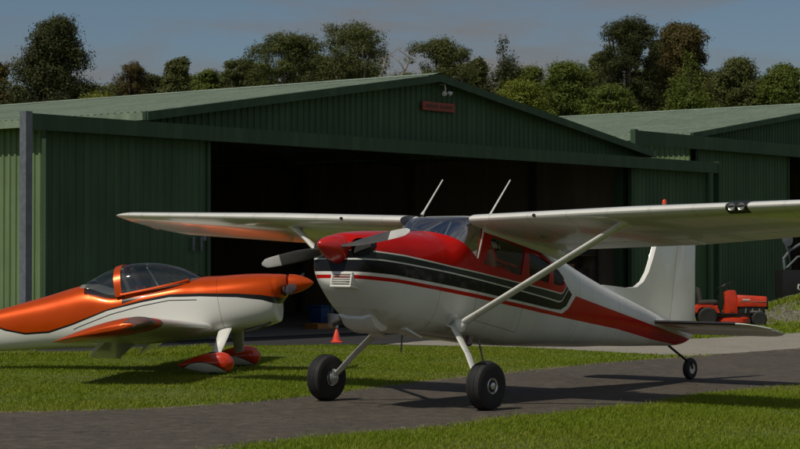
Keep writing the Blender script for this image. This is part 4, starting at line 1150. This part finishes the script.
for s in (-1, 1):
    fd_ = [(-.92, .34), (-.90, .46), (-.80, .52), (-.50, .52), (-.38, .46), (-.33, .33), (-.40, .33), (-.46, .42), (-.56, .46), (-.76, .46), (-.84, .42), (-.86, .34)]
    X('fender', MB().prism(fd_, (0, s * .34 - .12, 0), (1, 0, 0), (0, 0, 1), (0, 1, 0), .24), M['mower'])
    for nm, x, r, w_ in (('rear_wheel', -.62, .235, .11), ('front_wheel', .60, .185, .08)):
        ty = X('tyre', MB().lathe([(-w_, r * .6), (-w_ * 1.05, r * .8), (-w_ * .7, r * .97), (0, r), (w_ * .7, r * .97), (w_ * 1.05, r * .8), (w_, r * .6)], (x, s * .40, r), (0, 1, 0), 28), M['rubber'])
        MB().lathe([(-w_ * .8, .01), (-w_ * .9, r * .6), (w_ * .9, r * .6), (w_ * .8, .01)], (x, s * .40, r), (0, 1, 0), 20).build('wheel_rim', M['mower'], ty)
X('rear_panel', MB().box(-.95, -.36, -.22, .22, .30, .50), M['mower'], bevel=.02)
X('seat', MB().box(-.82, -.36, -.23, .23, .53, .63).obox((-.80, 0, .76), (.055, 0, -.02), (0, .22, 0), (-.03, 0, .17)), M['seatcloth'], bevel=.04)
X('steering_column', MB().tube([(-.10, 0, .82), (-.19, 0, .96)], .018, 8), M['black'])
sw = MB(); cc_ = Vector((-.20, 0, .975)); ax1 = Vector((0, 1, 0)); ax2 = Vector((.84, 0, .45)).normalized()
sw.tube([cc_ + (ax1 * math.cos(t) + ax2 * math.sin(t)) * .17 for t in [2 * math.pi * k / 24 for k in range(25)]], .016, 8)
for t in (0, 2.09, 4.19): sw.tube([cc_, cc_ + (ax1 * math.cos(t) + ax2 * math.sin(t)) * .165], .010, 6)
X('steering_wheel', sw, M['black'])
X('mower_deck', MB().lathe([(.08, .44), (.10, .46), (.19, .45), (.22, .38), (.23, .05)], (-.02, 0, 0), (0, 0, 1), 28), M['mower'])
X('pedal', MB().box(-.08, .02, -.40, -.30, .33, .345), M['black'])
X('control_lever', MB().tube([(-.34, -.30, .5), (-.36, -.31, .70)], .011, 6).lathe([(0, .02), (.05, .02)], (-.36, -.31, .69), (0, 0, 1), 10), M['black'])

# ------------------------------------------------------------------ small things about the hangar
cn = thing('traffic_cone', 'small faded orange traffic cone at the hangar mouth below the propeller', 'traffic cone', T(-1.22, 38.6, .012))
MB().lathe([(.03, .085), (.10, .07), (.25, .024), (.258, .018), (.26, .004)], (0, 0, 0), (0, 0, 1), 20).build('cone', M['cone'], cn)
MB().box(-.11, .11, -.11, .11, 0, .03).build('base', M['cone'], cn, bevel=.01)

def hq(t, y, z=0): q = F0 + HU * t + HN * y; return T(q.x, q.y, z, AL)
def px(x, y_img_d, z=0, rz=AL):       # place by bearing and distance
    return T((x - 400) / FPX * y_img_d, y_img_d, z, rz)
bn = thing('storage_bin', 'blue plastic storage bin on the hangar floor behind the orange nose', 'bin', px(321, 47.5, .02))
MB().loft([[(-.20, -.18, 0), (.20, -.18, 0), (.20, .18, 0), (-.20, .18, 0)], [(-.25, -.22, .46), (.25, -.22, .46), (.25, .22, .46), (-.25, .22, .46)]]).build('tub', M['blue'], bn, bevel=.03)
MB().box(-.27, .27, -.24, .24, .46, .50).build('lid', M['blue'], bn, bevel=.015)
yb = thing('parts_tray', 'low orange plastic tray on the floor before the blue bin', 'tray', px(321, 46.0, .02))
MB().box(-.34, .34, -.2, .2, 0, .03).box(-.34, -.31, -.2, .2, .03, .12).box(.31, .34, -.2, .2, .03, .12).box(-.31, .31, -.2, -.17, .03, .12).box(-.31, .31, .17, .2, .03, .12).build('tray', M['yellow'], yb)
bkt = thing('paint_bucket', 'pale grey plastic bucket beside the blue bin in the hangar', 'bucket', px(333, 46.2, .02))
MB().lathe([(0, .12), (.32, .15), (.33, .155), (.33, .14), (.04, .11), (.03, .005)], (0, 0, 0), (0, 0, 1), 20).build('tub', M['white_dull'], bkt)
MB().tube([(-.15, 0, .31), (-.12, 0, .40), (0, 0, .44), (.12, 0, .40), (.15, 0, .31)], .006, 6).build('handle', M['steel'], bkt)
def tyre_pile(m_):
    o = thing('tool_trolley', 'dark tool trolley on castors inside the hangar behind the cone', 'trolley', m_)
    MB().box(-.45, .45, -.25, .25, .62, .66).box(-.45, .45, -.25, .25, .2, .23).build('shelf', M['steel'], o)
    for x in (-.42, .42):
        for y in (-.22, .22):
            MB().box(x - .02, x + .02, y - .02, y + .02, .08, .8).build('leg', M['steel'], o)
            MB().lathe([(-.02, .02), (-.02, .05), (.02, .05), (.02, .02)], (x, y, .05), (0, 1, 0), 12).build('castor', M['rubber'], o)
    MB().tube([(-.42, 0, .66), (-.3, .05, .80), (0, 0, .84), (.25, -.05, .74), (.4, 0, .68)], .06, 10).build('hose', M['rubber'], o)
tyre_pile(px(350, 47.0, .02))

def shelf_unit(m_, label, n, seed):
    r = random.Random(seed)
    o = thing('shelf_unit', label, 'shelves', m_)
    for x in (-1.1, 1.1):
        for y in (-.25, .25): MB().box(x - .03, x + .03, y - .03, y + .03, 0, 2.3).build('upright', M['steel'], o)
    for z in (.3, 1.0, 1.7, 2.28): MB().box(-1.13, 1.13, -.28, .28, z - .03, z).build('shelf', M['wood'], o)
    return o
sm = hq(7.55, 1.75, .02)
shelf_unit(sm, 'tall steel shelving with cartons inside the right end of the hangar', 4, 1)
names_ = [('carton', M['card'], 'brown carton'), ('crate', M['steel'], 'dark grey crate'), ('carton', M['white_dull'], 'pale carton'), ('crate', M['blue'], 'blue crate')]
rr = random.Random(5); rows = {.3: 'bottom shelf', 1.0: 'second shelf up', 1.7: 'third shelf up'}
for z, nm in rows.items():
    xx = -1.0; k = 0
    for pos in ('left end', 'middle', 'right end'):
        n_, m_, lb_ = names_[(k + int(z * 3)) % 4]; k += 1; w_ = rr.uniform(.4, .6); h_ = rr.uniform(.28, .5)
        o = thing(n_, '%s at the %s of the %s in the hangar' % (lb_, pos, nm), n_, sm @ Matrix.Translation((xx + w_ / 2, 0, z + .003)), 'boxes on the hangar shelves')
        MB().box(-w_ / 2, w_ / 2, -.2, .2, 0, h_).build('box', m_, o, bevel=.01)
        MB().box(-w_ / 2 - .01, w_ / 2 + .01, -.21, .21, h_ + .001, h_ + .03).build('lid', m_, o)
        xx += w_ + .12
tp = MB(); n = 22
grid = [[(x, y) for x in np.linspace(-1, 1, n)] for y in np.linspace(-1, 1, n)]
tv = [(x * .8, y * .5, .45 * max(0, 1 - (x * x + y * y) * .7) ** .6 + .05 * math.sin(7 * x + 3 * y) * math.cos(5 * y) + .04) for row in grid for x, y in row]
tp.add(tv, [(j * n + i, j * n + i + 1, (j + 1) * n + i + 1, (j + 1) * n + i) for j in range(n - 1) for i in range(n - 1)])
to = tp.build('tarpaulin', M['white_dull']); to.matrix_world = sm @ Matrix.Translation((.3, 0, 2.29)); tag(to, 'pale crumpled tarpaulin heaped on top of the hangar shelving', 'tarpaulin')
wb = thing('workbench', 'timber workbench with vice along the hangar inside the near opening edge', 'workbench', px(228, 47.5, .02))
MB().box(-1.0, 1.0, -.35, .35, .85, .92).build('bench_top', M['wood'], wb, bevel=.008)
for x in (-.92, .92):
    for y in (-.28, .28): MB().box(x - .04, x + .04, y - .04, y + .04, 0, .85).build('leg', M['wood'], wb)
MB().box(.3, .55, -.38, -.2, .92, 1.05).box(.38, .47, -.52, -.38, .96, 1.02).build('vice', M['galv'], wb, bevel=.01)

# black display cabinet with white emblem shapes at the second hangar's door
cb = thing('equipment_cabinet', 'black cabinet with white outlined emblems beside the dark doorway at the right edge', 'cabinet', px(793, 63.0, 0, R(20)))
MB().box(-.52, .6, -.25, .25, .05, 1.25).build('body', M['black'], cb, bevel=.02)
MB().box(-.50, .58, -.23, .23, 0, .05).build('plinth', M['steel'], cb)
def outline(mb, pts, w_=.022):
    for p, q in zip(pts, pts[1:] + pts[:1]): mb.tube([(p[0], -.256, p[1]), (q[0], -.256, q[1])], w_, 6)
mb = MB(); outline(mb, [(.04 + .12 * math.cos(t), .33 + .12 * math.sin(t)) for t in [math.pi / 2 + 2 * math.pi * k / 5 for k in range(5)]])
outline(mb, [(.04, .80), (.20, .72), (.10, .62), (.02, .66)]); mb.build('emblem', M['white_dull'], cb)
fr_ = thing('pipe_frame', 'tangle of pale bent tubing standing on the black cabinet', 'tubing', px(793, 63.0, 1.26, R(20)))
mb = MB()
mb.tube([(-.30, 0, .02), (-.34, 0, .35), (-.1, 0, .62), (.35, 0, .85), (.6, 0, .9)], .045, 8); mb.tube([(-.3, -.1, .05), (.1, -.1, .40), (.5, -.1, .45)], .035, 8)
mb.tube([(-.05, .08, .02), (-.1, .08, .5), (-.3, .05, .95)], .03, 8); mb.build('tubing', M['galv'], fr_)
MB().lathe([(0, .03), (.02, .2), (.06, .22), (.08, .03)], (-.25, -.02, .95), (.2, -1, .1), 18).build('lamp_dish', M['galv'], fr_)

# ------------------------------------------------------------------ trees
def leafmat(name, cols):
    m, nt, b = newmat(name)
    gi = N(nt, 'ShaderNodeNewGeometry')
    c = ramp_(nt, gi.outputs['Random Per Island'], [(i / (len(cols) - 1), q) for i, q in enumerate(cols)])
    big = noise_(nt, .55, 3)
    c = mix_(nt, ramp_(nt, big, [(.42, 0.), (.62, .5)]), c, tuple(v * .8 for v in cols[0]))
    nt.links.new(c, b.inputs['Base Color']); b.inputs['Roughness'].default_value = .6; b.inputs['Specular IOR Level'].default_value = .25
    tr = N(nt, 'ShaderNodeBsdfTranslucent'); nt.links.new(c, tr.inputs[0])
    mx = N(nt, 'ShaderNodeMixShader', ins={0: .25}); out = nt.nodes['Material Output']
    nt.links.new(b.outputs[0], mx.inputs[1]); nt.links.new(tr.outputs[0], mx.inputs[2]); nt.links.new(mx.outputs[0], out.inputs[0])
    return m
LM = {'dark': leafmat('dark_leaf', [(.046, .056, .014), (.062, .072, .018), (.085, .088, .024)]),
      'gum': leafmat('gum_leaf', [(.080, .098, .022), (.105, .120, .028), (.140, .142, .040)]),
      'brown': leafmat('bronze_leaf', [(.085, .066, .015), (.105, .082, .020), (.130, .108, .028)]),
      'lime': leafmat('lime_leaf', [(.140, .170, .014), (.175, .200, .020), (.225, .230, .030)]),
      'green': leafmat('green_leaf', [(.088, .122, .015), (.118, .152, .020), (.155, .180, .028)])}
M['bark'] = mat('bark', (.10, .075, .055), .9, var=.4, scale=4, bump=.4)
M['palebark'] = mat('pale_bark', (.30, .26, .21), .8, var=.3, scale=4)

def tree(cx, top, hwpx, d, kind, style, label, n=7000, name='tree', bark='bark', low_=None, lean=0, group=None):
    """cx, top, half width in photo pixels at distance d (metres)"""
    x = (cx - 400) / FPX * d; H_ = (YH - top) / FPX * d + CAMH; rw = hwpx * 1.2 / FPX * d
    o = thing(name, label, 'tree' if name != 'shrub' else 'shrub', T(x, d), group)
    clumps = []; limbs = []
    zr = (YH - 108) / FPX * d + CAMH - .8
    z0 = {'cone': min(zr - .6, H_ * .66), 'bush': min(zr - .8, H_ * .5)}.get(style, min(zr - 1.6, H_ * .68))
    if style == 'cone':
        for k in range(34):
            t = (k + .5) / 34; zz = z0 + (H_ - z0) * t; r_ = rw * (1 - t) ** .72 + .12
            for q in range(max(1, int(4.5 * (1 - t)) + 1)):
                a = rng.uniform(0, 6.28); rr_ = r_ * rng.uniform(.2, .85)
                clumps.append((rr_ * math.cos(a), rr_ * math.sin(a), zz + rng.normal(0, .15) - .25 * rr_, r_ * rng.uniform(.22, .42) + .12, .45 * rng.uniform(.7, 1.3)))
        limbs = [[(0, 0, 0, .22), (0, 0, H_ * .96, .03)]]; hub_z = 1
        for k in range(26):
            a = rng.uniform(0, 6.28); q = rng.uniform(.15, 1); clumps.append((rw * 1.05 * q * math.cos(a), rw * 1.05 * q * math.sin(a), rng.uniform(.15, 1) * z0, rw * .3, rw * .22))
    else:
        K, CR = {'round': (64, .30), 'gum': (50, .27), 'bush': (44, .32), 'tall': (60, .25)}[style]
        asp_ = min(4., max(1., (H_ - z0) / (1.5 * rw))); K = int(K * asp_ * 1.5); n = int(n * (1 + .55 * (asp_ - 1)))
        PR = lambda t: {'round': max(.05, 1 - t ** 1.8) ** .75 * 1.05, 'gum': .9 + .2 * math.sin(math.pi * min(1, t * .8 + .1)) - .6 * t ** 5, 'bush': math.sqrt(max(.05, 1 - t * t)), 'tall': .9 + .2 * math.sin(math.pi * (t * .9)) - .6 * t ** 3}[style]
        lobes = []; NL = int(12 * asp_ ** .7)
        for k in range(NL):
            t = min(1., (k + rng.uniform(.1, .9)) / NL); lr = rw * rng.uniform(.30, .58) * (.62 if style in ('gum', 'tall') else .8)
            a = rng.uniform(0, 6.28); off = max(0, rw * PR(t) - lr * .7) * rng.uniform(.35, 1.12)
            lobes.append((off * math.cos(a), off * math.sin(a) * .8, min(z0 + (H_ - z0) * t, H_ - lr * .8), lr))
        lobes.append((rng.normal(0, .16) * rw, 0, H_ - rw * .30, rw * .36))
        core = [(0, 0, z0 + (H_ - z0) * q, rw * .5 * PR(q)) for q in ((.1, .3, .5, .7) if style in ('round', 'bush') else (.1, .3, .5))]
        lw = np.array([q[3] ** 2 for q in lobes + core]); lw /= lw.sum()
        for k in range(int(K * .75)):      # loose fill of the whole crown outline
            t = (k + rng.uniform(0, 1)) / (K * .75); t = t ** (1.0 if style != 'tall' else 1.1)
            a = rng.uniform(0, 6.28); rad = rw * PR(t) * math.sqrt(rng.uniform(.03, 1)) * .86 * (1 + .18 * math.sin(2 * a + cx) + .18 * math.sin(8 * t + cx * .7))
            cr = rw * CR * rng.uniform(.55, 1.25) * .9
            clumps.append((rad * math.cos(a), rad * math.sin(a), min(z0 + (H_ - z0) * t, H_ - cr * .6 - rw * .12 * rng.uniform()), cr, cr * rng.uniform(.6, .9)))
        for k in range(int(K * .75)):
            lx, ly, lz, lr = (lobes + core)[rng.choice(len(lw), p=lw)]
            q = rng.normal(0, 1, 3); q /= np.linalg.norm(q); q *= lr * rng.uniform(.2, 1) ** .4
            cr = rw * CR * rng.uniform(.5, 1.15) * .8
            clumps.append((lx + q[0], ly + q[1], min(lz + q[2] * .8, H_ - cr * .5), cr, cr * rng.uniform(.6, .9)))
        for k in range(int(K / 3 / asp_)):
            a = rng.uniform(0, 6.28); rad = rw * math.sqrt(rng.uniform(.05, 1)) * .85; cr = rw * CR * rng.uniform(.8, 1.3)
            clumps.append((rad * math.cos(a), rad * math.sin(a), rng.uniform(.28, .98) * z0, cr, cr * .8))
        hub_z = z0 * rng.uniform(.75, 1.0)
        limbs.append([(0, 0, 0, .02 * H_), (rng.normal(0, .1), 0, hub_z, .013 * H_), (lean * .6, 0, H_ * .8, .004 * H_)])
        for c in clumps[::3 * max(1, round(asp_))]:
            limbs.append([(0, 0, hub_z * .9, .007 * H_), (c[0] * .45, c[1] * .45, hub_z + (c[2] - hub_z) * .6, .0045 * H_), (c[0], c[1], c[2], .003 * H_)])
    tb = MB()
    for l in limbs: tb.tube([q[:3] for q in l], [q[3] for q in l], 7)
    tb.build('trunk', M[bark], o)
    n = int(n * 4.6)
    C_ = np.array(clumps); wgt = C_[:, 3] ** 2; wgt /= wgt.sum()
    idx = rng.choice(len(C_), n, p=wgt)
    u = rng.normal(0, 1, (n, 3)); u /= np.linalg.norm(u, axis=1)[:, None]
    rad = rng.uniform(.25, 1, n) ** .5 * (1 + rng.normal(0, .10, n))
    lump = 1 + .22 * np.sin(u[:, 0] * 5 + idx) * np.sin(u[:, 1] * 4.3 + idx * 2) + .15 * np.sin(u[:, 2] * 7 + idx)
    P = C_[idx, :3] + u * (rad * lump)[:, None] * np.stack([C_[idx, 3], C_[idx, 3], C_[idx, 4]], 1)
    P[:, 2] = np.maximum(P[:, 2], .1)
    s = (.029 + .00036 * d) * rng.uniform(.55, 1.35, n)
    nn = u + rng.normal(0, .42, (n, 3)) + np.array([0, 0, .35])
    a_ = np.cross(nn, rng.normal(0, 1, (n, 3))); a_ /= np.linalg.norm(a_, axis=1)[:, None]
    b_ = np.cross(nn, a_); b_ /= np.linalg.norm(b_, axis=1)[:, None]
    asp = .5 if style in ('gum', 'tall') else .7
    V = np.stack([P - a_ * s[:, None], P - b_ * (s * asp * .6)[:, None], P + a_ * s[:, None], P + b_ * (s * asp * .6)[:, None]], 1).reshape(-1, 3)
    mesh_np('crown', V, np.arange(4 * n), np.full(n, 4), LM[kind], o)
    return o

tree(52, 17, 47, 86, 'dark', 'round', 'big dark round-headed tree above the left end of the roof', 15000)
tree(-4, 62, 17, 90, 'brown', 'round', 'brownish tree cut by the left picture edge beside the big dark tree', 4000)
tree(131, 62, 22, 92, 'brown', 'gum', 'thin bronze and green tree right of the big dark tree', 4200, low_=3.2)
tree(176, 58, 21, 90, 'gum', 'round', 'olive tree with a peaked head between two thinner trees', 6000)
tree(208, 70, 17, 94, 'green', 'bush', 'low yellowish green tree beyond the middle of the left roof slope', 4500)
tree(241, 59, 20, 92, 'gum', 'gum', 'small open olive tree left of the broad gum', 5000, low_=3.0)
tree(290, 31, 36, 88, 'gum', 'gum', 'broad gum tree with layered crown left of the forked gum', 10000, low_=3.0)
tree(357, 23, 44, 90, 'gum', 'gum', 'tall gum with pale forked limbs just left of the gable apex', 10000, bark='palebark', low_=5.0)
tree(440, 37, 38, 90, 'gum', 'tall', 'spreading gum tree directly behind the gable apex', 10500, low_=3.2)
tree(503, 41, 33, 94, 'dark', 'cone', 'dark pointed conifer right of the gable apex', 9000)
tree(478, 58, 14, 96, 'gum', 'round', 'narrow olive tree between the apex gum and the conifer', 3500)
tree(518, 78, 36, 84, 'lime', 'bush', 'bright yellow-green shrub low above the right roof slope', 7000, name='shrub')
tree(566, 61, 38, 90, 'green', 'round', 'rounded green tree between the conifer and the tallest right tree', 10000)
tree(628, 17, 36, 92, 'dark', 'tall', 'tallest open dark tree above the gap between hangars', 11000, low_=3.0)
tree(683, 23, 38, 94, 'brown', 'round', 'massive bronze-leaved tree behind the bright green cone tree', 14000, low_=2.5)
tree(690, 55, 34, 84, 'green', 'cone', 'bright green cone-shaped tree before the massive bronze tree', 8000)
tree(738, 58, 30, 92, 'gum', 'round', 'olive grey tree right of the massive bronze tree', 9000)
tree(784, 64, 30, 90, 'green', 'round', 'green tree near the right picture edge above the far hangar roof', 9000)
tree(822, 62, 24, 94, 'gum', 'round', 'olive tree partly cut off by the right picture edge', 5000)
tree(612, 84, 30, 82, 'green', 'bush', 'low green shrub below the tallest open dark tree', 6000, name='shrub')
tree(755, 86, 40, 99, 'dark', 'bush', 'dark low shrub in the row behind the far hangar roof', 6000, name='shrub')
tree(545, 82, 34, 99, 'gum', 'bush', 'olive shrub behind the rounded green tree', 5000, name='shrub')
tree(655, 80, 44, 100, 'dark', 'bush', 'dark shrub filling under the bronze tree', 6000, name='shrub')
tree(265, 80, 40, 99, 'dark', 'bush', 'dark shrub low behind the broad gum tree', 5500, name='shrub')
tree(100, 92, 40, 80, 'lime', 'bush', 'yellow-green shrub at the foot of the big dark tree', 5000, name='shrub')
tree(440, 76, 36, 99, 'dark', 'bush', 'dark shrub hidden low behind the gable apex gum', 4000, name='shrub')
tree(322, 55, 30, 95, 'gum', 'round', 'olive tree filling the gap between the broad gum and the forked gum', 6000)
tree(152, 74, 22, 97, 'dark', 'bush', 'dark shrub between the bronze tree and the peaked olive tree', 4000, name='shrub')
tree(603, 52, 26, 97, 'gum', 'round', 'olive tree tucked left of the tallest open dark tree', 6000)
tree(660, 40, 26, 98, 'dark', 'round', 'dark tree between the tallest open tree and the bronze tree', 7000)
tree(718, 70, 30, 99, 'dark', 'round', 'dark tree behind the right flank of the massive bronze tree', 6000)
tree(470, 66, 34, 99, 'gum', 'bush', 'olive shrub below the conifer and right of the apex gum', 5000, name='shrub')
for cx, top, hw, kd in ((112, 82, 30, 'gum'), (162, 78, 28, 'gum'), (194, 74, 28, 'green'), (226, 70, 30, 'gum'), (258, 60, 30, 'green'), (308, 54, 34, 'gum'), (338, 57, 30, 'green'), (405, 72, 24, 'gum'), (530, 66, 28, 'green'), (590, 68, 34, 'gum'), (640, 66, 34, 'green'), (715, 78, 34, 'green'), (765, 74, 34, 'gum'), (470, 62, 26, 'gum'), (20, 84, 36, 'gum'), (85, 84, 30, 'gum')):
    tree(cx, top, hw, 97 + (cx % 5) * .6, kd, 'bush', 'leafy olive shrub in the low row that closes gaps beyond the hangar roofs', 3500, name='shrub', group='shrubs in the row beyond the hangars')
# leaning bare stems right of the forked gum
for i, (x0, y0, x1, y1, lb) in enumerate(((378, 82, 386, 56, 'bare pale sapling leaning right beside the forked gum'), (398, 80, 412, 56, 'bare pale sapling leaning towards the apex gum'))):
    d = 88; q = lambda x, y: ((x - x0) / FPX * d, 0, (YH - y) / FPX * d + CAMH)
    t_ = thing('bare_tree', lb, 'tree', T((x0 - 400) / FPX * d, d))
    p0_, p1_ = Vector(q(x0, y0)), Vector(q(x1, y1))
    MB().tube([(-.3, 0, 0), p0_, (p0_ + p1_) / 2 + Vector((.04, 0, 0)), p1_], [.09, .06, .045, .02], 7).build('trunk', M['palebark'], t_)
    mb = MB()
    for k in range(5):
        c = p0_ + (p1_ - p0_) * (.3 + .15 * k); mb.tube([c, c + Vector((rng.normal(0, .3), rng.normal(0, .3), .35)), c + Vector((rng.normal(0, .5), rng.normal(0, .4), .8))], [.02, .013, .006], 5)
    mb.build('branches', M['palebark'], t_)
